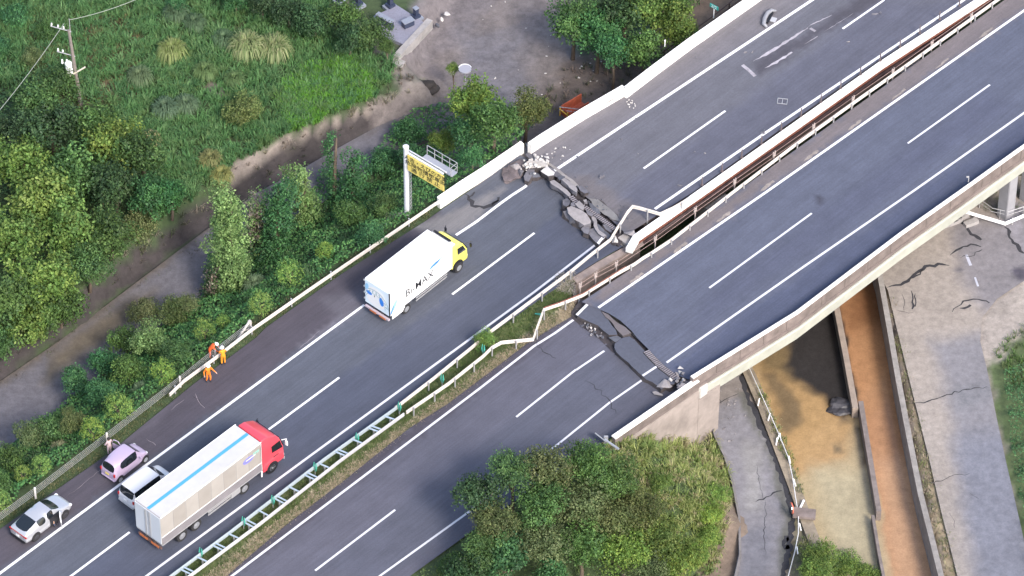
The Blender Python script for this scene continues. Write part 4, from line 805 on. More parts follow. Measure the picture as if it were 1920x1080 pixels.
for k in range(2): c = lean*.5+Vector((-.45+.05*k, -.12-.1*k, hh*.55-.55*k)); m = MB(); m.cyl(c, .27, .5, n=12); m.build('transformer', M_white, up_, bevel=.03)
c = lean*.45+Vector((.15, 0, hh*.45)); m = MB(); m.box((0, 0, 0), (1.5, .07, .09), .0, 0, Matrix.Translation(c)@Matrix.Rotation(.75, 4, 'Z')); m.build('side_arm', mat('beige_arm', (.55, .50, .42), .6), up_)
tw = up_.location+top+Vector((.1, 0, 1.0))
for nm, a, b_, lb in [('power_line', (tw), W(300, -22, ub.z+8.4), 'single overhead wire running from the utility pole to the top edge'), ('power_line', tw+Vector((-.4, 0, -.35)), W(-40, 252, ub.z+7), 'single overhead wire running from the utility pole to the left edge')]:
    m = MB(); n = 12; m.tube([a.lerp(b_, i/n)-Vector((0, 0, .35*4*(i/n)*(1-i/n))) for i in range(n+1)], .022, 4); thing_mesh(m, nm, mat('wire', (.28, .30, .28), .6), lb, 'power line', a)
# kilometre post
kp = empty('kilometre_sign', W(1338, 34, -.2), 0, 'small teal sign reading 212 on a white post behind the far edge wall', 'kilometre sign')
m = MB(); m.cyl((0, 0, .5), .035, 1.0, n=6); m.build('post', M_white, kp)
T = Matrix.Translation((0, 0, 1.15))@Matrix.Rotation(math.radians(-38), 4, 'Z'); m = MB(); m.box((0, 0, 0), (.78, .04, .34), 0, 0, T); m.build('board', mat('teal_sign', (.03, .30, .26), .4), kp)
text_mesh('212', .34, M_white, kp, T@Matrix.Translation((0, -.025, 0))@Matrix.Rotation(math.radians(90), 4, 'X'))
# round lamp above the centre tree
lp = empty('street_mirror', W(872, 178, -4.2), 0, 'pale round disc on a thin post above the big middle tree', 'street lamp')
m = MB(); m.tube([(0, 0, 0), (0, 0, 2.6)], .04, 6); m.build('post', M_rail, lp); m = MB(); m.cyl((0, 0, 2.65), .48, .10, n=20); m.build('disc', mat('lamp_disc', (.30, .30, .34), .5), lp); m = MB(); m.tube([Vector((.5*math.cos(t), .5*math.sin(t), 2.72)) for t in np.linspace(.3, 2.9, 12)], .03, 5); m.build('rim', M_white, lp)
dp = empty('reflector_post', W(1246, 100, BZ), 0, 'tiny white reflector post on top of the far edge wall', 'reflector post')
m = MB(); m.tube([(0, 0, .7), (0, 0, 1.25)], .035, 6); m.build('post', M_white, dp); m = MB(); m.cyl((0, 0, 1.3), .07, .04, 'Y', 10); m.build('reflector', M_white, dp)
dp = empty('reflector_post', W(1814, 358, BZ), 0, 'tiny bracket with a reflector on top of the near parapet', 'reflector post')
m = MB(); m.box((0, 0, 1.15), (.06, .06, .5)); m.build('post', M_rail, dp); m = MB(); m.box((-.08, 0, 1.42), (.2, .04, .16)); m.build('reflector', M_rail, dp)
# louvred barrier panels at the grove
bp_ = wroot('barrier_end', W(1118, 815, 0), 'grey steel bar panel standing at the end of the near wing wall', 'barrier')
for k in range(5):
    m = MB(); a = W(1116, 812, 1.0-.17*k); b_ = W(1136, 828, 1.0-.17*k); m.tube([a, b_], .045, 5); m.build('bar', M_rail, bp_)
m = MB(); a = W(1136, 828, .45); m.box((a.x, a.y, .45), (.3, .12, 1.1)); m.build('post', mat('grey_post', (.3, .31, .34), .6), bp_)
m = MB(); P = WL([(1134, 824), (1160, 842)], .9); m.tube(P, .09, 6); m.build('rail', mat('grey_rail', (.40, .42, .46), .5, .3), bp_)
sp_ = wroot('stair_rail', W(1180, 870, -2), 'grey three-bar rail going down the grassy slope between grove and grass', 'railing')
for k in range(3): m = MB(); m.tube([W(1176, 856, -.9-.14*k), W(1214, 884, -2.3-.14*k)], .05, 5); m.build('bar', MATS['grey_rail'], sp_)
# drain channel and hydrant bits near the rail
m = MB(); m.box((0, 0, 0), (.5, .5, .12)); o = m.build('marker_block', M_conc); o.location = W(1112, 850, .05); tag(o, 'small white block on the near shoulder beside the grove', 'block')

# ------------------------------------------------------------------ graves in the top yard
def grave(px, py, rz, s, label):
    z = H(*W(px, py, -3.2).to_2d())+.05; r = empty('gravestone', W(px, py, z), rz, label, 'gravestone', 'gravestones of the small cemetery'); gm = mat('grave_granite', (.22, .24, .29), .35, noise=.1); gd = mat('grave_dark', (.035, .045, .08), .2)
    m = MB(); m.box((0, 0, .15*s), (1.1*s, 1.1*s, .3*s)); m.build('plinth', gm, r, bevel=.02)
    m = MB(); m.box((0, 0, .45*s), (.7*s, .7*s, .3*s)); m.build('base', gd, r, bevel=.02)
    m = MB(); m.box((0, 0, 1.0*s), (.42*s, .42*s, .8*s)); m.build('stone', gd, r, bevel=.02)
    m = MB(); m.box((0, 0, 1.44*s), (.5*s, .5*s, .1*s)); m.build('cap', gm, r, bevel=.02)
grave(732, 16, .7, .85, 'dark stepped gravestone at the very top of the cemetery corner'); grave(780, 36, .7, .8, 'dark stepped gravestone nearest the gravel yard'); grave(672, 12, .7, .8, 'gravestone half hidden by the hedge trees at the top'); grave(636, 4, .7, .7, 'leftmost gravestone behind the hedge at the top edge')
z = H(*W(740, 50, -3).to_2d()); r = empty('grave_wall', W(722, 52, z), -.68, 'broad dark blue granite slab with a pale top, in front of the graves', 'tomb slab'); m = MB(); m.box((0, 0, .5), (1.5, .35, 1.0)); m.build('front', MATS['grave_dark'], r, bevel=.02); m = MB(); m.box((0, 0, 1.04), (1.6, .45, .1)); m.build('cap', MATS['grave_granite'], r, bevel=.02)
m = MB(); m.prism([p+Vector((0, 0, 0)) for p in WL([(700, 30), (745, 10), (800, 45), (762, 85), (705, 62)], z+.28)], .3); thing_mesh(m, 'tomb_platform', mat('platform', (.20, .20, .25), .5, noise=.15), 'low grey granite platform under the graves', 'platform', W(745, 40, z))
m = MB(); m.sweep(WL([(806, 36), (770, 75), (742, 105)], z+.35), [(-.25, -.9), (-.25, 0), (.25, 0), (.25, -.9)]); thing_mesh(m, 'platform_kerb', M_conc4, 'pale kerb wall beside the graves, running down towards the hedge', 'kerb', W(770, 75, z))
m = MB(); m.sweep(WL([(730, 108), (756, 120)], z+.0), [(-.35, -.7), (-.35, 0), (.35, 0), (.35, -.7)]); thing_mesh(m, 'stone_kerb', M_conc4, 'short dark stone block at the corner of the yard', 'kerb', W(745, 115, z))
r = empty('offering_stand', W(765, 48, z+.3), .6, 'small dark granite stand with a pale top on the grave platform', 'grave stand'); m = MB(); m.box((0, 0, .25), (.9, .5, .5)); m.build('block', MATS['grave_dark'], r, bevel=.02); m = MB(); m.box((0, 0, .53), (.95, .55, .06)); m.build('top', MATS['grave_granite'], r)
# white vase / bags in the yard
for i, (px, py, s, lb) in enumerate([(838, 27, .3, 'white rock at the corner of the gravel yard'), (828, 37, .2, 'smaller white rock below the first in the gravel yard'), (820, 48, .22, 'dark rock below the white rocks in the yard'), (765, 105, .25, 'dark stone at the foot of the grave kerb')]):
    rock('yard_rock', W(px, py, -3.9), (s, s, s), M_conc if i < 2 else M_slabd, lb, 'rock', seed=60+i)
rock('earth_burrow', W(782, 168, -3.9), (1.5, .9, .7), mat('wet_earth', (.035, .03, .028), .95, noise=.4, nscale=2, bump=1, bscale=4), 'dark mound of wet earth at the end of the dry bank', 'earth mound', seed=71, n=3)

# ------------------------------------------------------------------ vehicles
def wheel(parent, x, y, r, w, rimr=.62, n=18, rimmat=None):
    t = MB(); t.cyl((0, 0, 0), r, w, 'Y', n); tw_ = t.build('wheel', M_tyre, parent, bevel=.02); tw_.location = (x, y, r)
    s = 1 if y > 0 else -1; m = MB(); m.cyl((0, s*w*.5, 0), r*rimr, .03, 'Y', n); m.cyl((0, s*(w*.5+.02), 0), r*.18, .03, 'Y', 8)
    for k in range(5):
        a = k*2*math.pi/5; m.box((math.cos(a)*r*.38, s*(w*.5+.022), math.sin(a)*r*.38), (r*.07, .015, r*.07))
    rm_ = m.build('rim', rimmat or M_rim, tw_)
    return tw_
def car(loc, rz, st, W2, label, paint, wheels, wr, glass, name='parked_car', rimmat=None, roofmat=None):
    """st: stations (x, z_belt, hw_belt, z_top, hw_top); loft of a body with greenhouse"""
    r = empty(name, loc, rz, label, 'car'); V = []; n = 11
    for (x, zb_, hb, zt, ht, zl) in st:
        hl = hb*.97
        V += [(x, -hl*.9, zl), (x, -hb*1.0, zl+.12), (x, -hb*1.02, (zl+zb_)/2+.08), (x, -hb*.97, zb_), (x, -ht, zt), (x, 0, zt+.03), (x, ht, zt), (x, hb*.97, zb_), (x, hb*1.02, (zl+zb_)/2+.08), (x, hb, zl+.12), (x, hl*.9, zl)]
    F = []; mi = []; names = ['body']; gm = {}
    for g in glass:
        for js in (((3,), (6,)) if g[3] == 'side' else ((4, 5),)):
            names.append(g[0])
            for i in range(g[1], g[2]):
                for j in js: gm[(i, j)] = len(names)-1
    for i in range(len(st)-1):
        for j in range(n): F.append((i*n+j, i*n+(j+1) % n, (i+1)*n+(j+1) % n, (i+1)*n+j)); mi.append(gm.get((i, j), 0))
    F.append(tuple(range(n))); F.append(tuple((len(st)-1)*n+j for j in range(n))); mi += [0, 0]
    import bmesh
    me = bpy.data.meshes.new('tmp'); me.from_pydata(V, [], F)
    for q in names: me.materials.append(paint if q == 'body' else M_glass)
    me.polygons.foreach_set('material_index', mi); bm = bmesh.new(); bm.from_mesh(me); bmesh.ops.recalc_face_normals(bm, faces=bm.faces)
    cl = bm.edges.layers.float.new('crease_edge')
    for e in bm.edges:
        ms = {f.material_index for f in e.link_faces}
        if len(ms) > 1: e[cl] = .55
    bm.to_mesh(me); bm.free(); to = bpy.data.objects.new('tmp', me); COL.objects.link(to); sm = to.modifiers.new('s', 'SUBSURF'); sm.levels = 2; bpy.context.view_layer.update()
    ev = bpy.data.meshes.new_from_object(to.evaluated_get(bpy.context.evaluated_depsgraph_get())); COL.objects.unlink(to); bpy.data.objects.remove(to)
    for k_, q in enumerate(names):
        bm = bmesh.new(); bm.from_mesh(ev); bmesh.ops.delete(bm, geom=[f for f in bm.faces if f.material_index != k_], context='FACES')
        for f in bm.faces: f.material_index = 0; f.smooth = True
        me = bpy.data.meshes.new(q); bm.to_mesh(me); bm.free(); me.materials.append(paint if k_ == 0 else M_glass); link(q, me, r)
    def patch(nm, i, j, a, b_, u0=.0, u1=1., v0=0., v1=1., off=.016, mt=M_glass, par=None):
        """quad on strip between body point rows a and b_, stations i..j"""
        A, B = Vector(V[i*n+a]), Vector(V[i*n+b_]); C_, D = Vector(V[j*n+a]), Vector(V[j*n+b_])
        def pt(u, v): return (A.lerp(C_, u)).lerp(B.lerp(D, u), v)
        q = [pt(u0, v0), pt(u1, v0), pt(u1, v1), pt(u0, v1)]; nn = (q[1]-q[0]).cross(q[3]-q[0]).normalized()
        ce = sum(q, Vector())/4; 
        if nn.dot(ce-Vector((ce.x*.6, 0, .5))) < 0: nn = -nn
        mm = MB(); mm.add([p+nn*off for p in q]+[p-nn*.02 for p in q], [(0, 1, 2, 3), (7, 6, 5, 4), (0, 4, 5, 1), (1, 5, 6, 2), (2, 6, 7, 3), (3, 7, 4, 0)]); return mm.build(nm, mt, par or r)
    x0, x1 = wheels
    for x in (x0, x1):
        for s in (-1, 1):
            ac = MB(); ac.cyl((x, s*(W2-.03), wr+.03), wr*1.16, .10, 'Y', 20); ac.build('wheel_arch', M_black, r); wheel(r, x, s*(W2-.06), wr, .2, rimmat=rimmat)
    return r, patch, V, n
P_lav = mat('lavender_paint', (.42, .34, .47), .25, coat=.6); P_pearl = mat('pearl_paint', (.66, .66, .69), .22, coat=.6); P_silv = mat('silver_paint', (.52, .53, .56), .28, .45, coat=.6)
def lights(r, V, n, i_rear, W2, zl, zh, tail=M_redl, xr=None, xf=None, hw=.14):
    for s in (-1, 1):
        m = MB(); m.box((xr, s*(W2-hw/2-.02), (zl+zh)/2), (.10, hw, zh-zl)); m.build('tail_light', tail, r, bevel=.02)
        m = MB(); m.box((xf-.12, s*(W2-.16), .66), (.24, .22, .12)); m.build('headlight', mat('headlamp', (.65, .67, .7), .1), r, bevel=.03)
def plate_(r, x, z, mt, w=.33, y=0):
    m = MB(); m.box((x, y, z), (.02, w, .165)); m.build('number_plate', mt, r)
def mirror_(r, x, y, z, mt):
    for s in (-1, 1): m = MB(); m.box((x, s*y, z), (.12, .2, .14)); m.build('door_mirror', mt, r, bevel=.03)
def heading(a, b, z): d = W(*b, z)-W(*a, z); return math.atan2(d.y, d.x)
def zp(x, y): return (x/4.909, 810+y/4.909)
# lavender hatchback: right-side wheels at rear (1107,455) front (1338,268)
def place_by_wheels(rear, front, wr, W2, xr, xf):
    a, b = W(*zp(*rear), wr), W(*zp(*front), wr); d = (b-a); d.z = 0; L = d.length; d.normalize(); nrm = Vector((-d.y, d.x, 0))
    mid = a.lerp(b, .5)+nrm*W2; c = mid-d*((xr+xf)/2); return Vector((c.x, c.y, 0)), math.atan2(d.y, d.x)
loc, rz = place_by_wheels((1107, 437), (1338, 252), .29, .74, -1.2, 1.3)
st = [(-1.66, .86, .64, .88, .56, .34), (-1.62, 1.0, .70, 1.02, .60, .22), (-1.42, 1.02, .735, 1.60, .56, .20), (-1.2, 1.0, .74, 1.66, .575, .19), (-1.1, .99, .745, 1.67, .575, .18), (.25, .96, .745, 1.66, .57, .18), (.6, .95, .745, 1.58, .55, .18), (1.12, .94, .735, 1.0, .58, .2), (1.45, .86, .71, .88, .5, .22), (1.64, .70, .64, .73, .45, .26), (1.70, .5, .55, .55, .4, .3)]
gl = [('rear_window', 1, 2, 'top'), ('side_window', 4, 6, 'side'), ('windscreen', 6, 7, 'top')]
lav, pt_, V_, n_ = car(loc, rz, st, .74, 'small lavender hatchback with yellow plate on the shoulder, its far door open', P_lav, (-1.2, 1.3), .29, gl)
lights(lav, V_, n_, 0, .72, .75, 1.02, xr=-1.63, xf=1.66); plate_(lav, -1.70, .78, M_yel); mirror_(lav, .75, .85, 1.02, P_lav)
m = MB(); m.box((0, .42, .0), (.06, .85, .5)); d_ = m.build('door', P_lav, lav, bevel=.03); d_.location = (.62, .78, .75); d_.rotation_euler = (0, 0, .15)
m = MB(); m.tube([(0, .05, .27), (.02, .35, .62), (0, .7, .62), (0, .86, .27)], .035, 6); m.build('window_frame', P_lav, d_)
m = MB(); m.box((-1.75+.13, 0, .36), (.14, 1.3, .18)); m.build('rear_bumper', P_lav, lav, bevel=.05)
# white minivan behind the lorry box
loc, rz = place_by_wheels((1107+165, 437+225), (1338+190, 252+195), .3, .84, -1.2, 1.45)
q = W(1112/4.909, 810+480/4.909, 1.68)   # rear left roof corner
stv = [(-1.92, .84, .72, .86, .66, .34), (-1.88, 1.02, .80, 1.04, .72, .22), (-1.70, 1.08, .835, 1.70, .66, .20), (-.7, 1.06, .845, 1.76, .68, .18), (.35, 1.04, .845, 1.73, .67, .18), (.72, 1.03, .845, 1.66, .64, .18), (1.35, 1.0, .83, 1.06, .66, .2), (1.75, .92, .79, .94, .55, .22), (1.92, .74, .7, .77, .5, .26), (1.98, .5, .6, .55, .45, .3)]
d = Vector((math.cos(ROADANG), math.sin(ROADANG), 0)); nrm = Vector((-d.y, d.x, 0)); c = q+d*1.70-nrm*.66
glv = [('rear_window', 1, 2, 'top'), ('side_window', 2, 5, 'side'), ('windscreen', 5, 6, 'top')]
van, pt_, V_, n_ = car((c.x, c.y, 0), ROADANG, stv, .84, 'white compact minivan squeezed between the lavender car and the long red truck', P_pearl, (-1.3, 1.35), .31, glv)
lights(van, V_, n_, 0, .82, .8, 1.05, xr=-1.89, xf=1.92); plate_(van, -1.97, .80, M_white); mirror_(van, 1.0, .95, 1.1, P_pearl)
m = MB(); m.box((-1.9, 0, .38), (.16, 1.5, .2)); m.build('rear_bumper', mat('bumper_silver', (.45, .46, .48), .3), van, bevel=.05)
# silver fastback with open driver door
loc, rz = place_by_wheels((333, 968), (600, 760), .33, .86, -1.35, 1.4)
sts = [(-2.25, .80, .70, .84, .60, .30), (-2.2, .95, .78, .98, .68, .22), (-2.05, .98, .83, 1.06, .66, .20), (-1.0, .96, .865, 1.39, .58, .18), (-.25, .94, .875, 1.48, .59, .17), (-.15, .94, .875, 1.48, .59, .17), (.45, .93, .875, 1.43, .58, .17), (1.25, .92, .865, .98, .70, .18), (1.8, .84, .83, .88, .6, .2), (2.15, .68, .74, .74, .5, .24), (2.28, .5, .6, .56, .45, .28)]
gls = [('rear_window', 2, 3, 'top'), ('side_window', 3, 4, 'side'), ('side_window', 5, 6, 'side'), ('windscreen', 6, 7, 'top')]
sil, pt_, V_, n_ = car(loc, rz, sts, .87, 'silver fastback car on the shoulder with its near front door wide open', P_silv, (-1.35, 1.4), .335, gls, rimmat=mat('dark_rim', (.06, .06, .07), .3, .5))
lights(sil, V_, n_, 0, .84, .78, .9, xr=-2.2, xf=2.2, hw=.3); plate_(sil, -2.27, .62, M_white); 
m = MB(); m.box((-2.22, 0, .88), (.06, 1.5, .05)); m.build('light_bar', M_redl, sil)
m = MB(); m.box((-2.2, 0, .32), (.2, 1.4, .2)); m.build('rear_bumper', M_black, sil, bevel=.04)
m = MB(); m.box((0.45, -.86, .68), (.95, .08, .85)); m.build('door_opening', M_black, sil)
m = MB(); m.box((0, -.5, 0), (.07, .98, .5)); d_ = m.build('door', P_silv, sil, bevel=.03); d_.location = (1.0, -.86, .66); d_.rotation_euler = (0, 0, -.72)
m = MB(); m.tube([(0, -.05, .27), (-.05, -.3, .65), (-.05, -.75, .68), (0, -1.0, .27)], .035, 6); m.build('window_frame', M_white, d_); m = MB(); m.box((.06, -.12, .35), (.16, .12, .16)); m.build('door_mirror', P_silv, d_)

def lorry(loc, rz, L, Wd, zt, zf, name, label, boxmat, axles, wr):
    r = empty(name, loc, rz, label, 'truck')
    m = MB(); m.box((L/2, 0, (zt+zf)/2), (L, Wd, zt-zf)); m.build('cargo_box', boxmat, r, bevel=.03)
    m = MB(); m.box((L/2+.6, .4, zf-.2), (L+1.2, .12, .3)); m.box((L/2+.6, -.4, zf-.2), (L+1.2, .12, .3)); m.build('chassis', M_steel, r)
    for x in axles:
        for s in (-1, 1): wheel(r, x, s*(Wd/2-.16), wr, .28, .58)
    return r
zt = 3.78; A = W(251, 938, zt); B_ = W(302, 972, zt); Cc = W(493, 828, zt); cen = (A+B_)/2; rz = math.atan2(*(Cc-B_).to_2d().yx)
red = lorry((cen.x, cen.y, 0), rz, 9.62, 2.49, zt, 1.0, 'cargo_truck', 'long silver box truck with a red cab and a blue stripe along its roof', mat('box_silver', (.36, .345, .34), .45, .15, noise=.04, nscale=.6), (1.9, 3.25, 7.9, 10.6), .48)
Lr, Wr = 9.62, 2.49
m = MB(); m.box((Lr/2, 0, zt+.012), (Lr-.1, Wr-.06, .02)); m.build('roof_sheet', mat('roof_grey', (.47, .465, .49), .5, noise=.05, nscale=1.5), red)
m = MB(); m.box((Lr/2, .0, zt+.026), (Lr-.12, .26, .012)); m.build('roof_stripe', mat('stripe_blue', (.07, .30, .66), .4), red)
for s in (-1, 1): m = MB(); m.box((Lr/2, s*(Wr/2-.01), zt), (Lr, .05, .07)); m.build('roof_rail', M_white, red)
for s in (-1, 1):
    m = MB(); m.box((-.02, s*Wr/4, (zt+1.15)/2), (.04, Wr/2-.05, zt-1.25)); dd_ = m.build('rear_door', mat('door_white', (.56, .59, .63), .4), red)
    for k in (.25, .45): m = MB(); m.cyl((-.06, s*k*.55, (zt+1.1)/2), .02, zt-1.3, n=6); m.build('locking_bar', M_rail, dd_)
for k in range(8): 
    m = MB(); m.box((.55+k*1.2, -Wr/2-.006, 2.72), (1.14, .012, 1.75)); m.build('side_panel', mat('panel_a', (.34, .315, .29), .5, .1, noise=.06, nscale=1) if k % 2 else mat('panel_b', (.385, .36, .335), .5, .1, noise=.06, nscale=1), red)
m = MB(); m.box((Lr/2, -Wr/2-.012, 1.82), (Lr-.05, .03, .06)); m.build('side_rail', M_white, red); m = MB(); m.box((Lr/2, -Wr/2-.01, 1.42), (Lr-.1, .02, .7)); m.build('lower_side_gate', mat('gate_grey', (.25, .235, .25), .5, .2, noise=.1, nscale=2), red); m = MB(); m.box((Lr/2, -Wr/2-.012, 1.04), (Lr-.05, .04, .07)); m.build('lower_rail', M_rail, red)
for z_ in (.55, .8): m = MB(); m.box((5.5, -Wr/2+.05, z_), (2.2, .06, .1)); m.build('side_guard', M_rail, red)
m = MB(); m.box((7.0, -Wr/2+.2, .78), (.9, .5, .5)); m.build('fuel_tank', M_rail, red, bevel=.03)
m = MB(); m.box((.05, 0, .62), (.15, 2.2, .16)); m.build('rear_bumper', mat('bumper_dark', (.12, .07, .06), .6), red)
for s in (-1, 1): m = MB(); m.box((-.04, s*.55, .66), (.05, .75, .16)); m.build('tail_light', mat('lamp_strip', (.45, .14, .05), .5), red)
m = MB(); m.cyl((0, 0, 0), .42, .012, 'Y', 20, 0, Matrix.Translation((8.35, -Wr/2-.02, 3.05))@Matrix.Diagonal((1.25, 1, .62, 1))); m.build('emblem', mat('logo_blue', (.20, .20, .60), .4), red)
text_mesh('ニチ', .42, mat('logo_teal', (.25, .62, .55), .4), red, Matrix.Translation((9.05, -Wr/2-.02, 3.18))@Matrix.Rotation(math.pi/2, 4, 'X')) if False else None
m = MB(); m.box((8.55, -Wr/2-.030, 3.1), (.9, .01, .06), 0, 0); m.build('emblem_stripe', M_white, red)
m = MB()
for k, (h_, x_) in enumerate([(.30, 8.86), (.22, 9.04), (.22, 9.2), (.22, 9.34)]): m.box((x_, -Wr/2-.02, 3.2), (.05 if k else .07, .012, h_)); 
m.box((9.1, -Wr/2-.02, 3.30), (.55, .012, .05)); m.build('teal_lettering', mat('logo_teal', (.25, .62, .55), .4), red)
def cab(r, x0, L, Wd, prof, paint, win, name='cab'):
    m = MB(); n = len(prof); vs = []
    for s in (-1, 1):
        for (x, z, k) in prof: vs.append((x0+x, s*Wd/2*k, z))
    m.add(vs, [tuple(range(n)), tuple(range(n, 2*n))[::-1]]+[(i, (i+1) % n, n+(i+1) % n, n+i) for i in range(n)])
    c = m.build(name, paint, r); md = c.modifiers.new('b', 'BEVEL'); md.width = .10; md.segments = 3; md.limit_method = 'ANGLE'; md.angle_limit = .3; c.data.shade_smooth(); return c
redp = mat('red_paint', (.66, .06, .085), .4, coat=.8)
cb_ = cab(red, Lr+.12, 2.2, 2.46, [(0, .55, 1), (0, 3.72, .93), (.55, 3.66, .92), (1.35, 3.2, .90), (1.72, 2.78, .93), (2.02, 1.75, 1), (2.08, .62, 1), (1.85, .55, 1)], redp, None)
for s in (-1, 1):
    m = MB(); Q = [(Lr+1.02, s*1.245, 1.95), (Lr+2.0, s*1.245, 1.80), (Lr+1.80, s*1.215, 2.55), (Lr+1.0, s*1.215, 2.52)]; m.add(Q+[(a, b-s*.04, c) for a, b, c in Q], [(0, 1, 2, 3), (7, 6, 5, 4), (0, 4, 5, 1), (1, 5, 6, 2), (2, 6, 7, 3), (3, 7, 4, 0)]); m.build('side_window', M_glass, cb_)
    m = MB(); m.box((Lr+2.22, s*1.42, 2.15), (.10, .2, .42)); m.tube([(Lr+1.95, s*1.2, 2.5), (Lr+2.25, s*1.42, 2.55), (Lr+2.22, s*1.42, 2.2)], .03, 5); m.build('wing_mirror', M_white if s < 0 else M_black, cb_, bevel=.02)
    m = MB(); m.box((Lr+2.17, s*.95, .85), (.1, .4, .22)); m.build('headlight', MATS['headlamp'], cb_)
    m = MB(); m.cyl((10.6, s*1.19, .52), .52, .1, 'Y', 20); m.build('wheel_arch', M_black, cb_)
m = MB(); Q = [(Lr+1.83, -1.08, 2.78), (Lr+1.83, 1.08, 2.78), (Lr+2.15, 1.15, 1.78), (Lr+2.15, -1.15, 1.78)]; m.add([(a+.06, b, c) for a, b, c in Q]+[(a-.06, b, c) for a, b, c in Q], [(0, 1, 2, 3), (7, 6, 5, 4), (0, 4, 5, 1), (1, 5, 6, 2), (2, 6, 7, 3), (3, 7, 4, 0)]); m.build('windscreen', M_glass, cb_)
m = MB(); m.box((Lr+2.2, 0, .5), (.12, 2.4, .25)); m.build('front_bumper', M_rail, cb_, bevel=.03)
m = MB(); m.box((Lr+1.35, -1.245, 1.45), (.5, .02, .05)); m.build('door_handle', M_black, cb_)
for s in (-1, 1): m = MB(); m.box((Lr-.05, s*(Wr/2-.02), 2.0), (.10, .04, 3.3)); m.build('front_edge', M_white, red)

zt2 = 3.3; s_ = 4.908; A = W(660+115/s_, 400+583/s_, zt2); B_ = W(660+352/s_, 400+748/s_, zt2); Cc = W(660+935/s_, 400+292/s_, zt2); cen = (A+B_)/2; rz = math.atan2(*(Cc-B_).to_2d().yx)
Ly, Wy = 6.62, 2.42
yel = lorry((cen.x, cen.y, 0), rz, Ly, Wy, zt2, .95, 'cargo_truck', 'white box truck with a yellow cab and black lettering on its side', mat('box_white', (.82, .83, .84), .35, noise=.015), (1.75, 7.35), .42)
m = MB(); m.box((-.02, 0, 2.12), (.04, Wy-.08, 2.25)); m.build('rear_door', mat('door_pale_blue', (.68, .78, .86), .4), yel)
yd = COL.objects[-1]
mb = mat('mark_blue', (.03, .22, .72), .4); mlb = mat('mark_light_blue', (.30, .56, .80), .4); mwd = mat('mark_line', (.25, .40, .45), .5)
def disc_r(cy, cz, a, b_, rot, mt, nm, off): 
    T = Matrix.Translation((-.045-off, cy, cz))@Matrix.Rotation(rot, 4, 'X')@Matrix.Diagonal((1, a, b_, 1)); m = MB(); m.cyl((0, 0, 0), 1, .006, 'X', 22, 0, T); m.build(nm, mt, yd)
disc_r(.12, 2.0, 1.0, .95, 0, M_white, 'door_disc', 0)
def arc_r(R1, R2, mt, nm, off, t0=.1, t1=3.0, cy=.2, cz=1.25):
    m = MB(); 
    for i in range(24):
        a, b_ = t0+(t1-t0)*i/24, t0+(t1-t0)*(i+1)/24
        f = lambda r_, t: (-.052-off, min(1.15, max(-1.15, cy-r_*math.cos(t)*.95)), min(3.2, cz+r_*math.sin(t)))
        m.add([f(R1, a), f(R2, a), f(R2, b_), f(R1, b_)], [(0, 1, 2, 3)])
    m.build(nm, mt, yd)
arc_r(1.02, 1.06, mwd, 'door_arc', .003); arc_r(1.40, 1.45, mwd, 'door_arc', .003)
for i in range(9):
    t = .35+i*.28; m = MB(); c = (-.056, .2-1.23*math.cos(t)*.95, 1.25+1.23*math.sin(t)); m.box((0, 0, 0), (.006, .07, .26), 0, 0, Matrix.Translation(c)@Matrix.Rotation(t-math.pi/2, 4, 'X')); m.build('door_letter', mwd, yd)
disc_r(.78, 2.15, .28, .17, .2, mb, 'blue_patch', .01); disc_r(-.42, 1.95, .20, .40, -.15, mb, 'blue_patch', .01); disc_r(.98, 2.65, .16, .32, .2, mlb, 'blue_patch', .008); disc_r(.25, 2.1, .04, .1, 0, M_black, 'dark_mark', .01)
m = MB(); m.box((-.03, -Wy/2+.03, 2.12), (.05, .07, 2.35)); m.build('door_seal', M_black, yel)
text_mesh('Bi-MAX', 1.0, mat('letter_black', (.02, .02, .025), .4), yel, Matrix.Translation((3.1, -Wy/2-.008, 1.98))@Matrix.Rotation(math.pi/2, 4, 'X'), sx=.92, ext=.003)
for x_, z_, a_, b_, ro, mt in [(4.75, 2.75, .55, .13, -.12, mb), (4.35, 2.62, .4, .07, -.15, mlb), (5.2, 2.85, .45, .08, -.1, mlb), (.45, 1.75, .18, .5, .5, mlb), (.22, 1.5, .10, .42, .4, mb), (1.5, 2.1, .35, .05, -.4, mat('mark_pale', (.62, .72, .80), .4)), (1.9, 1.35, .55, .06, -.3, MATS['mark_pale']), (2.3, 2.5, .3, .05, -.5, MATS['mark_pale'])]:
    m = MB(); m.cyl((0, 0, 0), 1, .006, 'Y', 20, 0, Matrix.Translation((x_, -Wy/2-.005, z_))@Matrix.Rotation(ro, 4, 'Y')@Matrix.Diagonal((a_, 1, b_, 1))); m.build('blue_splash', mt, yel)
for z_ in (.5, .75): m = MB(); m.box((4.4, -Wy/2+.04, z_), (3.3, .05, .09)); m.build('side_guard', M_rail, yel)
m = MB(); m.box((.9, -Wy/2+.05, .75), (1.3, .05, .5)); m.build('side_skirt', MATS['box_white'], yel)
m = MB(); m.box((5.9, -Wy/2+.25, .75), (.5, .4, .35)); m.build('fuel_tank', M_steel, yel)
m = MB(); m.box((-.05, 0, .62), (.16, 2.3, .14)); m.build('rear_bumper', mat('bumper_pink', (.45, .38, .42), .5), yel)
for s in (-1, 1): m = MB(); m.box((-.14, s*.45-.1, .55), (.05, .6, .14)); m.build('tail_light', mat('lamp_strip', (.45, .14, .05), .5), yel)
for k in range(4): m = MB(); m.box((-.03, Wy/2+.03, 1.3+k*.6), (.1, .08, .12)); m.build('hinge', M_rail, yel)
yp = mat('yellow_paint', (.80, .74, .14), .28, coat=.5)
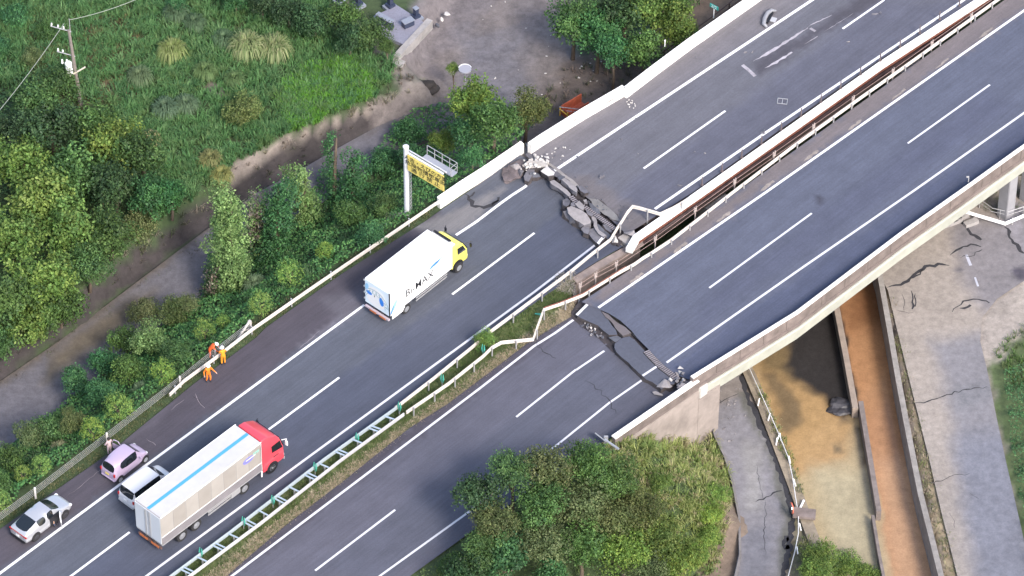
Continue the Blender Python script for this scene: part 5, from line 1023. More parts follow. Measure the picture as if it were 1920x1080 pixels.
yc = cab(yel, Ly+.12, 1.9, 2.1, [(0, .5, 1), (0, 2.62, .93), (.85, 2.58, .92), (1.28, 2.25, .94), (1.68, 1.5, 1), (1.74, .6, 1), (1.55, .5, 1)], yp, None)
for s in (-1, 1):
    m = MB(); Q = [(Ly+.75, s*1.065, 1.62), (Ly+1.62, s*1.065, 1.52), (Ly+1.33, s*1.03, 2.12), (Ly+.75, s*1.03, 2.18)]; m.add(Q+[(a, b-s*.04, c) for a, b, c in Q], [(0, 1, 2, 3), (7, 6, 5, 4), (0, 4, 5, 1), (1, 5, 6, 2), (2, 6, 7, 3), (3, 7, 4, 0)]); m.build('side_window', M_glass, yc)
    m = MB(); m.box((Ly+1.95, s*1.22, 1.85), (.08, .16, .34)); m.tube([(Ly+1.6, s*1.0, 2.1), (Ly+1.98, s*1.22, 2.2), (Ly+1.95, s*1.22, 1.9)], .025, 5); m.build('wing_mirror', M_black, yc)
    m = MB(); m.cyl((7.35, s*1.0, .52), .55, .14, 'Y', 20); m.build('wheel_arch', M_black, yc); m = MB(); m.box((Ly+1.84, s*.8, .75), (.08, .35, .2)); m.build('headlight', MATS['headlamp'], yc)
m = MB(); Q = [(Ly+1.42, -.92, 2.22), (Ly+1.42, .92, 2.22), (Ly+1.8, 1.0, 1.55), (Ly+1.8, -1.0, 1.55)]; m.add([(a+.05, b, c) for a, b, c in Q]+[(a-.06, b, c) for a, b, c in Q], [(0, 1, 2, 3), (7, 6, 5, 4), (0, 4, 5, 1), (1, 5, 6, 2), (2, 6, 7, 3), (3, 7, 4, 0)]); m.build('windscreen', M_glass, yc)
m = MB(); vs = [(Ly+.06, -.95, 2.6), (Ly+.06, .95, 2.6), (Ly+.7, .9, 2.62), (Ly+.7, -.9, 2.62), (Ly+.1, -.9, 3.28), (Ly+.1, .9, 3.28), (Ly+.36, .8, 3.05), (Ly+.36, -.8, 3.05)]; m.add(vs, [(0, 1, 2, 3), (4, 5, 6, 7), (0, 1, 5, 4), (1, 2, 6, 5), (2, 3, 7, 6), (3, 0, 4, 7)]); df_ = m.build('roof_deflector', M_white, yel, bevel=.04)
m = MB(); m.box((Ly+.22, 0, 3.2), (.24, 1.6, .1), 0, 0); m.build('vent', M_black, df_)

# ------------------------------------------------------------------ people
def person(loc, rz, joints, label, suit, skin=(.45, .28, .2), helmet=True, boots=(.03, .03, .04), hair=None, s=1.0):
    """joints: dict of positions in metres; skinned skeleton gives one continuous body"""
    r = empty('person', loc, rz, label, 'person')
    J = dict(pelvis=(0, 0, .95), chest=(0, 0, 1.28), neck=(0, 0, 1.46), head=(.02, 0, 1.60), crown=(.02, 0, 1.70),
             lh=(0, .10, .90), lk=(.02, .11, .50), la=(-.02, .11, .10), lt=(.14, .12, .05), rh=(0, -.10, .90), rk=(.02, -.11, .50), ra=(-.02, -.11, .10), rt=(.14, -.12, .05),
             ls=(0, .19, 1.38), le=(.0, .26, 1.10), lw=(.08, .27, .86), rs=(0, -.19, 1.38), re=(.0, -.26, 1.10), rw=(.08, -.27, .86)); J.update(joints)
    R_ = dict(pelvis=.155, chest=.165, neck=.06, head=.10, crown=.07, lh=.10, lk=.072, la=.05, lt=.045, rh=.10, rk=.072, ra=.05, rt=.045, ls=.08, le=.055, lw=.038, rs=.08, re=.055, rw=.038)
    E = [('pelvis', 'chest'), ('chest', 'neck'), ('neck', 'head'), ('head', 'crown'), ('pelvis', 'lh'), ('lh', 'lk'), ('lk', 'la'), ('la', 'lt'), ('pelvis', 'rh'), ('rh', 'rk'), ('rk', 'ra'), ('ra', 'rt'), ('chest', 'ls'), ('ls', 'le'), ('le', 'lw'), ('chest', 'rs'), ('rs', 're'), ('re', 'rw')]
    names = list(J); vs = [Vector(J[k]) for k in names]; es = [(names.index(a), names.index(b)) for a, b in E]; rad = [R_[k] for k in names]
    for w_, e_ in (('lw', 'le'), ('rw', 're')):     # palm, four unequal bent fingers and a thumb leaving the side of the palm
        a = Vector(J[w_]); d = (a-Vector(J[e_])).normalized(); side = d.cross(Vector((0, 0, 1))); side = side.normalized() if side.length > .1 else Vector((0, 1, 0)); bend = side.cross(d)
        ip = len(vs); vs.append(a+d*.06); rad.append(.034); es.append((names.index(w_), ip))
        for q, (o_, l_) in enumerate([(-.033, .075), (-.011, .088), (.011, .082), (.033, .062)]):
            i1 = len(vs); vs.append(a+d*.10+side*o_); rad.append(.010); es.append((ip, i1)); vs.append(a+d*(.10+l_*.55)+side*o_*1.15-bend*.012); rad.append(.009); es.append((i1, i1+1)); vs.append(a+d*(.10+l_*.9)+side*o_*1.15-bend*.04); rad.append(.008); es.append((i1+1, i1+2))
        i1 = len(vs); vs.append(a+d*.05+side*(-.05)); rad.append(.011); es.append((ip, i1)); vs.append(a+d*.09+side*(-.07)-bend*.02); rad.append(.009); es.append((i1, i1+1))
    me = bpy.data.meshes.new('body'); me.from_pydata([tuple(v) for v in vs], es, []); o = bpy.data.objects.new('tmp', me); COL.objects.link(o)
    md = o.modifiers.new('s', 'SKIN'); sk = me.skin_vertices[0].data if me.skin_vertices else None
    if sk is None: me.skin_vertices_ensure() if hasattr(me, 'skin_vertices_ensure') else None; sk = me.skin_vertices[0].data
    for i, q in enumerate(rad): sk[i].radius = (q, q*.8 if i == 1 else q); sk[i].use_root = (i == 0)
    o.modifiers.new('sub', 'SUBSURF').levels = 1; bpy.context.view_layer.update()
    m2 = bpy.data.meshes.new_from_object(o.evaluated_get(bpy.context.evaluated_depsgraph_get())); COL.objects.unlink(o); bpy.data.objects.remove(o)
    m2.name = 'body'; m2.materials.clear()
    for q in (suit, mat('skin', skin, .6), mat('boot_black', boots, .6)): m2.materials.append(q)
    hd, nk = Vector(J['head']), Vector(J['neck']); lw, rw, le, re_ = map(Vector, (J['lw'], J['rw'], J['le'], J['re']))
    for p in m2.polygons:
        c = p.center; k = 0
        if (c-hd).length < .15 and (c-nk).dot(hd-nk) > 0.002: k = 1
        if (c-lw).dot((lw-le).normalized()) > .005 and (c-lw).length < .24: k = 1
        if (c-rw).dot((rw-re_).normalized()) > .005 and (c-rw).length < .24: k = 1
        if min((c-Vector(J['la'])).length, (c-Vector(J['ra'])).length, (c-Vector(J['lt'])).length, (c-Vector(J['rt'])).length) < .12: k = 2
        p.material_index = k
    m2.shade_smooth(); b = link('body', m2, r)
    f = Vector((1, 0, 0)); tl = Vector(J['crown'])-nk; hf = (f-tl.normalized()*f.dot(tl.normalized())).normalized(); hs = tl.normalized().cross(hf)
    m = MB(); c = hd+hf*.105
    for s1 in (-1, 1): m.cyl(c+hs*.036*s1+tl.normalized()*.01, .012, .02, 'X', 8, 1)
    m.tube([c+tl.normalized()*.0, c+hf*.025-tl.normalized()*.03], [.008, .016], 6, 0); m.box(c-tl.normalized()*.062, (.015, .05, .010), 0, 2)
    for s1 in (-1, 1): m.tube([hd+hs*.098*s1+tl.normalized()*.03, hd+hs*.10*s1-tl.normalized()*.02], .016, 6, 0)
    m.build('face', [MATS['skin'], M_black, mat('lips', (.35, .12, .1), .5)], b)
    if helmet:
        me = bpy.data.meshes.new('helmet'); import bmesh; bm = bmesh.new(); bmesh.ops.create_uvsphere(bm, u_segments=16, v_segments=10, radius=.148)
        bmesh.ops.delete(bm, geom=[v for v in bm.verts if v.co.z < -.03], context='VERTS'); bm.to_mesh(me); bm.free(); me.materials.append(M_white); me.shade_smooth(); h = link('helmet', me, r); h.location = hd+tl.normalized()*.055
        h.rotation_mode = 'QUATERNION'; h.rotation_quaternion = tl.to_track_quat('Z', 'Y'); m = MB(); m.cyl((.03, 0, -.025), .17, .02, n=18); m.build('helmet_brim', M_white, h)
    elif hair:
        me = bpy.data.meshes.new('hair'); import bmesh; bm = bmesh.new(); bmesh.ops.create_uvsphere(bm, u_segments=14, v_segments=8, radius=.125); bmesh.ops.delete(bm, geom=[v for v in bm.verts if v.co.z < -.05 and v.co.x > -.02], context='VERTS'); bm.to_mesh(me); bm.free(); me.materials.append(mat('hair_black', (.015, .012, .01), .6)); h = link('hair', me, r); h.location = hd+Vector((-.01, 0, .03))
    return r
SO = mat('orange_suit', (.85, .22, .02), .7, noise=.06); SR = mat('red_orange_suit', (.80, .13, .03), .7, noise=.06)
VH = mat('reflective_vest', (.80, .50, .20), .5)
person(W(391, 716, 0), -.9, dict(le=(.12, .32, 1.15), lw=(.34, .40, 1.02), re=(-.05, -.32, 1.14), rw=(.06, -.36, .92), lk=(.10, .12, .5), la=(.06, .12, .1), lt=(.22, .13, .05), ra=(-.10, -.12, .1), rt=(.05, -.13, .05)), 'worker in orange with a white helmet and black boots, walking in front of the guardrail', SO)
person(W(419, 684, 0), 1.9, dict(le=(.14, .24, 1.12), lw=(.36, .16, 1.08), re=(.12, -.25, 1.12), rw=(.34, -.14, 1.10), chest=(.04, 0, 1.28), neck=(.08, 0, 1.44), head=(.12, 0, 1.57), crown=(.14, 0, 1.67)), 'worker in yellow-orange with a white helmet, standing with arms forward at the guardrail', mat('yellow_orange_suit', (.88, .31, .02), .7, noise=.06), boots=(.5, .2, .15))
person(W(394, 672, -.25), .1, dict(chest=(.22, 0, 1.20), neck=(.36, 0, 1.30), head=(.47, 0, 1.36), crown=(.54, 0, 1.42), ls=(.26, .19, 1.26), rs=(.26, -.19, 1.26), le=(.48, .26, 1.12), lw=(.62, .18, .92), re=(.44, -.28, 1.04), rw=(.60, -.22, .84)), 'worker in red-orange with a white helmet, bending over the cables behind the guardrail', SR)
person(W(206, 853, 0), 2.3, dict(le=(.10, .26, 1.1), lw=(.28, .18, .98), re=(.10, -.26, 1.1), rw=(.28, -.16, .98)), 'dark haired person in pale pink clothes standing beside the lavender car', mat('pale_pink_clothes', (.50, .38, .40), .8), helmet=False, hair=True)
sp = W(96, 975, 0); person(W(97, 984, 0), ROADANG-1.2, dict(pelvis=(-.2, 0, .62), chest=(-.12, 0, .95), neck=(-.06, 0, 1.12), head=(-.02, 0, 1.24), crown=(-.01, 0, 1.34), lh=(-.14, .1, .60), rh=(-.14, -.1, .60), lk=(.22, .12, .52), rk=(.22, -.12, .5), la=(.28, .12, .1), ra=(.3, -.12, .1), lt=(.42, .13, .05), rt=(.44, -.13, .05), ls=(-.1, .19, 1.05), rs=(-.1, -.19, 1.05), le=(.02, .25, .8), lw=(.2, .16, .62), re=(.02, -.25, .8), rw=(.2, -.16, .62)), 'person in dark blue trousers sitting sideways in the open door of the silver car', mat('dark_blue_clothes', (.05, .065, .12), .8), helmet=False, hair=True)

# ------------------------------------------------------------------ vegetation
def leaf_quads(C, Nn, S, asp=.62):
    """leaf shaped quads: centre, normal, size"""
    N = len(C); r = RNG.normal(size=(N, 3)); t = np.cross(Nn, r); t /= np.linalg.norm(t, axis=1)[:, None]+1e-9; b = np.cross(Nn, t)
    s = S[:, None]; V = np.empty((N, 4, 3)); V[:, 0] = C-t*s*.5; V[:, 1] = C+b*s*asp*.5+t*s*.05-Nn*s*.08; V[:, 2] = C+t*s*.5-Nn*s*.12; V[:, 3] = C-b*s*asp*.5+t*s*.05-Nn*s*.08
    return V.reshape(-1, 3), np.arange(N*4).reshape(-1, 4)
def unit(v): return v/(np.linalg.norm(v, axis=-1, keepdims=True)+1e-9)
def crown_mesh(name, lobes, leaf, dens, cols, seed=0, upbias=.35, patch=None):
    """lobes: [(centre, (rx, ry, rz))]; leaves are spread through a shell of each lobe, in small sprays"""
    global RNG
    keep = RNG; RNG = np.random.default_rng(seed); Cs, Ns, Ks = [], [], []
    cols = np.array(cols, float)
    for li, (c, r) in enumerate(lobes):
        r = np.array(r, float); area = 4*math.pi*((r[0]*r[1])**.8+(r[0]*r[2])**.8+(r[1]*r[2])**.8)/3
        ncl = max(6, int(area*dens/(leaf*leaf)/9)); d = unit(RNG.normal(size=(ncl, 3))); d = d[(d[:, 2] > -.65)]
        bump = 1+.16*np.sin(d[:, 0]*6+li)*np.sin(d[:, 1]*7+li*2)+RNG.normal(0, .07, len(d)); cc = np.array(c)+d*r*bump[:, None]*RNG.uniform(.80, 1.04, (len(d), 1))
        k = 9; ci = np.repeat(np.arange(len(d)), k); P = cc[ci]+RNG.normal(0, leaf*.85, (len(ci), 3)); n = unit(d[ci]*.7+RNG.normal(0, .55, (len(ci), 3))+np.array([0, 0, upbias]))
        base = cols[RNG.integers(0, len(cols), len(d))]*RNG.uniform(.8, 1.2, (len(d), 1))*(1+.25*math.sin(li*2.3))
        Cs.append(P); Ns.append(n); Ks.append(base[ci]*RNG.uniform(.75, 1.3, (len(ci), 1)))
    C = np.concatenate(Cs); N = np.concatenate(Ns); K = np.concatenate(Ks); S = leaf*RNG.uniform(.7, 1.35, len(C))
    V, F = leaf_quads(C, N, S); RNG = keep; return fast_mesh(name, V, F, LEAF, K)
def rand_lobes(seed, R=1, H=.85, n=13, up=.0, spread=.68, lr=(.30, .52)):
    r = random.Random(seed); L = [((0, 0, 0), (R*.55, R*.55, H*.6))]
    for i in range(n):
        a = r.uniform(0, 6.28); q = math.sqrt(r.random())*spread*R; z = r.uniform(-.45, .62)*H*(1-.35*q/R)+up; s = r.uniform(*lr)*R
        L.append(((q*math.cos(a), q*math.sin(a), z), (s, s, s*r.uniform(.65, .95))))
    return L
GREENS = {  # leaf colours (real leaf colours, linear)
 'mid': [(0.083, 0.159, 0.048), (0.109, 0.193, 0.059), (0.066, 0.132, 0.048)],
 'yellow': [(0.140, 0.226, 0.052), (0.107, 0.189, 0.048), (0.189, 0.263, 0.063)],
 'dark': [(0.046, 0.094, 0.041), (0.060, 0.114, 0.045), (0.037, 0.075, 0.035)],
 'kudzu': [(0.188, 0.299, 0.104), (0.237, 0.354, 0.130), (0.129, 0.227, 0.076)],
 'olive': [(0.123, 0.166, 0.063), (0.095, 0.136, 0.052), (0.156, 0.189, 0.078)],
 'ivy': [(0.056, 0.159, 0.063), (0.079, 0.196, 0.069), (0.044, 0.121, 0.052)]}
R0 = 2.0
VAR = {}
def variant(kind, k, cols):
    key = (kind, k)
    if key in VAR: return VAR[key]
    if kind == 'broad': me = crown_mesh('crown', rand_lobes(k+10, R0, R0*.85, 14), .20, .95, cols, k)
    elif kind == 'fine': me = crown_mesh('crown', rand_lobes(k+30, R0, R0*.8, 16), .15, .85, cols, k)
    elif kind == 'round': me = crown_mesh('crown', [((0, 0, 0), (1, 1, 1.05)), ((.1, .1, .1), (.8, .85, .85))], .12, 1.15, cols, k)
    VAR[key] = me; return me
def trunk_mesh(seed):
    r = random.Random(seed); m = MB(); m.tube([(0, 0, 0), (.05, .03, .5), (0, .05, 1)], [.11, .085, .06], 7)
    for i in range(5):
        a = i*1.26+r.random(); m.tube([(0, .03, .55+.07*i), (.25*math.cos(a), .25*math.sin(a), .9+.05*i), (.5*math.cos(a), .5*math.sin(a), 1.2+.06*i)], [.05, .035, .015], 5)
    me = bpy.data.meshes.new('trunk'); me.from_pydata(m.v, [], m.f); me.materials.append(M_bark); me.shade_smooth(); return me
TR = [trunk_mesh(i) for i in range(3)]
TREEN = [0]
def tree(px, py, r_px, ct, label, kind='broad', pal='mid', base=None, group=None, cat='tree', name='tree', sz=1.0, hz=None, tintv=None, vmax=4):
    """px, py = centre of the crown in the photo; ct = crown centre height above ground"""
    TREEN[0] += 1; i = TREEN[0]; R = r_px/26.0
    g = -3.0
    for _ in range(5): w = W(px, py, g+ct); g = H(w.x, w.y)
    w = W(px, py, g+ct); r = empty(name, (w.x, w.y, g), 0, label, cat, group)
    me = variant(kind, (pal, i % vmax), GREENS[pal]) if kind != 'round' else variant('round', (pal, i % 2), GREENS[pal])
    t = link('trunk', TR[i % 3], r); t.scale = (R*.8, R*.8, ct*.75)
    c = link('crown', me, r); c.location = (0, 0, ct); c.rotation_euler = (0, 0, random.uniform(0, 6.28)); s = R/(R0 if kind != 'round' else 1); c.scale = (s, s, s*sz)
    v = tintv or random.uniform(.85, 1.2); c.color = (v*random.uniform(.92, 1.1), v, v*random.uniform(.85, 1.1), 1)
    return r
def variant_key_fix(): pass
_old = variant
def variant(kind, k, cols, _o=_old):
    key = (kind, k)
    if key in VAR: return VAR[key]
    sd = abs(hash(str(key))) % 1000 if False else (sum(map(ord, str(key))) % 997)
    if kind == 'broad': me = crown_mesh('crown', rand_lobes(sd, R0, R0*.85, 16), .20, 1.35, cols, sd)
    elif kind == 'fine': me = crown_mesh('crown', rand_lobes(sd, R0, R0*.8, 17), .155, 1.2, cols, sd)
    else: me = crown_mesh('crown', [((0, 0, 0), (1, 1, 1.05)), ((.1, .1, .1), (.8, .85, .85))], .11, 1.1, cols, sd)
    VAR[key] = me; return me
GL = 'trees of the wood at the left'
left = [(30, 300, 55, 'yellow', 'upper left edge tree under the wires'), (95, 240, 52, 'dark', 'dark tree below the utility pole base'), (60, 190, 48, 'mid', 'tree left of the utility pole'), (110, 160, 40, 'mid', 'low tree just left of the pole foot'), (180, 230, 46, 'mid', 'green tree right below the utility pole'),
        (20, 240, 40, 'dark', 'dark tree at the left edge under the wires'), (215, 265, 52, 'yellow', 'bright tree with lime tips right of the wood'), (265, 290, 46, 'mid', 'rounded tree at the right rim of the wood'), (140, 320, 58, 'mid', 'big tree in the middle of the upper wood'), (70, 370, 60, 'yellow', 'large yellow-green tree at the left'),
        (215, 350, 50, 'dark', 'dark tree in the heart of the wood'), (130, 430, 55, 'yellow', 'yellow-green tree in the middle of the wood'), (20, 440, 55, 'yellow', 'yellow-green tree cut by the left edge'), (280, 370, 40, 'ivy', 'deep green tree at the right rim, lower down'), (320, 400-35, 34, 'ivy', 'small deep green tree at the tip of the wood by the bank'),
        (205, 440, 46, 'mid', 'tree above the dark bank'), (80, 520, 55, 'yellow', 'bright crown near the lower left of the wood'), (165, 500, 40, 'mid', 'tree at the lower rim beside the bank'), (20, 550, 48, 'mid', 'tree at the left edge above the lane'), (110, 580, 46, 'mid', 'lowest tree of the wood, right one'), (45, 610, 45, 'yellow', 'lowest tree of the wood, middle one'), (-5, 630, 42, 'mid', 'lowest tree of the wood, at the left edge'), (255, 420, 34, 'olive', 'olive bush hanging over the bank')]
for (x, y, r, pal, lb) in left: tree(x, y, r*1.18, 2.6, lb, 'broad', pal, group=GL)
top = [(540, 20, 40, 'dark', 'dark hedge tree left of the others at the top edge'), (590, 40, 38, 'dark', 'second dark hedge tree at the top edge'), (640, 30, 40, 'mid', 'hedge tree at the top edge in front of the first graves'), (690, 60, 44, 'mid', 'bright tipped hedge tree beside the gravestones'), (655, 75, 34, 'dark', 'low dark hedge tree below the bright tipped one'), (490, 5, 34, 'dark', 'dark shrub at the top edge, right of the wire'), (440, -5, 34, 'ivy', 'ivy green shrub at the top edge, near the wire'), (725, 85, 22, 'mid', 'small shrub at the foot of the graves')]
for (x, y, r, pal, lb) in top: tree(x, y, r, 2.0, lb, 'broad', pal, group='hedge trees at the top edge')
tr = [(1075, 35, 44, 'mid', 'tree at the top edge, left of the group over the gravel yard'), (1120, 60, 44, 'ivy', 'deep green tree leaning over the gravel yard'), (1170, 20, 48, 'dark', 'dark tree in the middle of the top right group'), (1225, 20, 46, 'yellow', 'lime tipped tree at the top edge, second from the far deck'), (1270, 50, 42, 'yellow', 'lime tipped tree nearest the far deck'), (1205, 88, 40, 'mid', 'lowest tree of the top right group, touching the far edge wall'), (1150, 95, 34, 'ivy', 'low dark green tree under the top right group'), (1265, 0, 40, 'mid', 'tree at the very top beside the deck wall')]
for (x, y, r, pal, lb) in tr: tree(x, y, r*1.22, 4.2, lb, 'broad', pal, group='trees at the top right above the gravel yard')
# big middle tree: three stems
for (x, y, r, ct, pal, kd, lb) in [(890, 190, 58, 4.0, 'yellow', 'broad', 'big yellow-green tree in the middle, below the round disc'), (925, 222, 52, 3.6, 'mid', 'broad', 'leafy tree in front of the big yellow-green one'), (985, 205, 48, 3.6, 'olive', 'fine', 'olive feathery tree beside the far edge wall'), (880, 250, 40, 2.6, 'ivy', 'broad', 'dark ivy covered bush at the foot of the big middle tree'), (830, 265, 28, 1.8, 'yellow', 'fine', 'small yellow-green shrub in the ivy near the yellow sign'), (770, 245, 34, 1.6, 'ivy', 'broad', 'low ivy covered bush by the bend of the lane'), (885, 296, 28, 1.6, 'ivy', 'broad', 'ivy bush right behind the far wing wall'), (850, 130, 16, 2.4, 'yellow', 'fine', 'small sapling sprig beside the round disc post'), (780, 300, 36, 1.4, 'ivy', 'broad', 'ivy bush behind the yellow sign'), (720, 300, 34, 1.4, 'ivy', 'broad', 'ivy bush left of the yellow sign pole, upper one'), (700, 440, 30, 1.0, 'ivy', 'broad', 'ivy bush behind the guardrail above the yellow truck'), (660, 400, 34, 1.2, 'mid', 'broad', 'green bush on the slope between the lane and the yellow truck'), (720, 385, 30, 1.0, 'mid', 'broad', 'green bush left of the foot of the yellow sign')]:
    tree(x, y, r, ct, lb, kd, pal)
# vine covered tall stumps
def vine(px, ytop, ybot, wpx, label, pal='kudzu', seed=1, pale=False):
    zg = -4.0
    for _ in range(4): w = W(px, ybot, zg); zg = H(w.x, w.y)
    w = W(px, ybot, zg); h = (ybot-ytop)/18.4; R = wpx/26; r = empty('vine_covered_tree', (w.x, w.y, zg), 0, label, 'tree', 'vine draped trees beside the old lane'); rg = random.Random(seed); L = []
    n = max(5, int(h*2.6))
    for i in range(n):
        t = i/(n-1); q = R*.45*rg.random(); a = rg.uniform(0, 6.28); s = R*rg.uniform(.45, .75)*(1-.25*t); L.append(((q*math.cos(a)+.35*math.sin(t*3+seed), q*math.sin(a), .4+t*(h-.5)), (s, s, s*rg.uniform(.8, 1.2))))
    link('foliage', crown_mesh('foliage', L, .18, 1.5, GREENS[pal]+([(.26, .24, .20), (.2, .16, .13)] if pale else []), seed), r)
    m = MB(); m.tube([(0, 0, 0), (.1, 0, h*.5), (.3, 0, h*.95)], [.2, .15, .06], 7); m.build('trunk', M_bark, r); return r
vine(435, 365, 545, 46, 'tallest vine draped tree, hanging like a curtain over the old lane', seed=3); vine(520, 345, 480, 44, 'broad vine draped tree next to the tallest one', seed=5, pal='ivy'); vine(478, 375, 470, 34, 'vine draped stump with pale dry flowers between two taller ones', seed=6, pale=True); vine(570, 318, 420, 40, 'vine draped tree whose bright top leans over the lane', seed=8)
vine(627, 250, 385, 15, 'thin ivy covered pole standing by the bend of the old lane', 'ivy', 9); vine(660, 290, 385, 32, 'ivy draped bush right of the thin ivy pole', 'ivy', 11); vine(395, 500, 560, 26, 'low dark vine bush with pale dry stalks at the lane edge', 'dark', 12, True)
# embankment trees lower left
el = [(325, 580, 36, 'olive', 'olive tree at the top of the group above the workers'), (270, 590, 34, 'olive', 'olive tree beside the old lane above the workers'), (280, 640, 38, 'kudzu', 'bright leafy tree in the middle of the group left of the workers'), (235, 640, 34, 'mid', 'tree on the lane side of the group left of the workers'), (240, 690, 34, 'mid', 'low tree left of the round shrubs'), (330, 655, 28, 'mid', 'small tree behind the red-orange worker'), (190, 680, 34, 'ivy', 'dark green tree by the lane, left of the group'), (140, 720, 34, 'ivy', 'dark green bush by the lane, further left'), (190, 735, 30, 'ivy', 'low ivy bush among the round shrubs'), (90, 800, 34, 'mid', 'leafy bush behind the round shrub pair'), (60, 815, 32, 'olive', 'olive bush at the lower left beside the lane'), (20, 860, 32, 'mid', 'leafy bush near the left edge by the lane'), (-5, 900, 26, 'mid', 'leafy bush cut by the left edge'), (130, 790, 28, 'olive', 'grey-green bush above the lavender car'), (350, 540+30, 24, 'olive', 'small olive bush at the lane edge under the vines')]
for (x, y, r, pal, lb) in el: tree(x, y, r, 1.7, lb, 'fine' if pal == 'olive' else 'broad', pal, group='trees and bushes on the embankment at the left')
rs = [(543, 513, 22, 'right one of the upper pair of clipped round shrubs by the guardrail'), (489, 569, 19, 'round clipped shrub left of the upper pair'), (608, 470, 15, 'round clipped shrub furthest up the guardrail'), (383, 617, 18, 'loose yellowish round shrub above the workers'), (418, 602, 11, 'smallest round shrub above the workers'), (305, 697, 20, 'round clipped shrub just left of the fence end'), (222, 762, 24, 'largest round shrub above the lavender car'), (173, 804, 19, 'round shrub behind the fence post above the lavender car'), (78, 872, 16, 'round shrub, right one of the pair above the silver car'), (43, 888, 14, 'round shrub, left one of the pair above the silver car'), (0, 940, 17, 'round shrub cut by the left edge')]
for (x, y, r, lb) in rs: tree(x, y, r*1.12, .45+.85*r/19, lb, 'round', 'yellow', group='clipped round shrubs on the verge', cat='shrub', name='round_shrub', tintv=random.uniform(1.15, 1.4))
tree(910, 636, 23, .8, 'bushy yellow-green shrub growing in the median behind the guardrail', 'fine', 'yellow', cat='shrub', name='median_shrub')
# field bushes
tree(452, 205, 42, 1.3, 'pale olive round bush in the middle of the grass field', 'fine', 'olive', cat='shrub', name='bush', tintv=1.25)
for x, y, r, pal, lb in [(30, 30, 34, 'ivy', 'dark bush in the upper left corner'), (90, 60, 28, 'mid', 'low green bush in the upper left, left of the wire'), (0, 90, 30, 'ivy', 'dark bush at the left edge, upper part'), (330, 10, 26, 'ivy', 'bush at the top edge beside the wire'), (60, 110, 24, 'olive', 'olive bush left of the pole top')]: tree(x, y, r, .8, lb, 'broad', pal, cat='shrub', name='bush', group='bushes in the upper left corner')
# bottom grove
gr = [(905, 925, 48, 'dark', 'dark leftmost crown of the bottom grove, over the near road'), (960, 880, 46, 'mid', 'crown of the bottom grove reaching highest on its left side'), (930, 975, 48, 'olive', 'olive crown on the left side of the bottom grove'), (1030, 880, 55, 'olive', 'large olive crown at the top of the bottom grove'), (1100, 870, 50, 'mid', 'crown of the bottom grove nearest the steel bar panel'), (1010, 945, 55, 'mid', 'broad crown in the upper middle of the bottom grove'), (1080, 940, 58, 'olive', 'broad olive crown in the middle of the bottom grove'), (1160, 905, 48, 'mid', 'crown of the bottom grove beside the three-bar rail'), (950, 1040, 52, 'ivy', 'deep green crown at the bottom edge of the grove, leftmost'), (1020, 1020, 52, 'olive', 'olive crown low in the bottom grove'), (1090, 1020, 55, 'mid', 'green crown low in the middle of the bottom grove'), (1150, 970, 52, 'olive', 'olive crown right of the grove middle'), (1210, 950, 46, 'olive', 'olive crown on the right side of the bottom grove'), (1170, 1040, 54, 'yellow', 'yellowish crown at the bottom edge of the grove'), (1235, 1010, 50, 'yellow', 'yellow-green crown near the right side of the grove'), (1280, 1050, 46, 'yellow', 'yellow-green crown at the bottom right of the grove'), (880, 1075, 44, 'dark', 'dark crown at the bottom left of the grove, by the near road'), (1030, 1080, 44, 'ivy', 'deep green crown on the bottom edge, second from the left'), (1235, 905, 26, 'yellow', 'small bright shrub on the grassy slope by the rail'), (845, 1062, 30, 'mid', 'green crown at the bottom left of the grove, furthest left'), (905, 1030, 40, 'mid', 'green crown on the lower left of the grove, above the dark one'), (1220, 1085, 44, 'olive', 'olive crown on the bottom edge below the yellow ones')]
for (x, y, r, pal, lb) in gr: tree(x, y, r, (4.6 if y > 860 and r > 30 else .8), lb, 'fine' if pal in ('olive', 'yellow', 'mid') else 'broad', pal, group='trees of the grove at the bottom', tintv=random.uniform(.8, 1.1))
for (x, y, r, lb) in [(1345, 925, 24, 'lime hedge bush at the top of the row along the river lane'), (1335, 965, 26, 'lime hedge bush, second in the row along the river lane'), (1325, 1005, 26, 'lime hedge bush, third in the row along the river lane'), (1305, 1040, 24, 'lime hedge bush lowest in the row along the river lane')]: tree(x, y, r, .8, lb, 'fine', 'yellow', cat='shrub', name='hedge_bush', group='lime hedge bushes along the river lane', tintv=1.35)
for (x, y, r, lb) in [(1540, 1040, 32, 'left bright bush hanging over the pool at the bottom edge'), (1580, 1060, 34, 'middle bright bush hanging over the pool at the bottom edge'), (1530, 1075, 34, 'lowest bright bush at the bottom edge beside the pool'), (1625, 1080, 26, 'right bright bush over the pool at the bottom edge')]: tree(x, y, r, 1.6, lb, 'fine', 'yellow', cat='shrub', name='riverside_bush', group='bright bushes over the pool', tintv=.95)

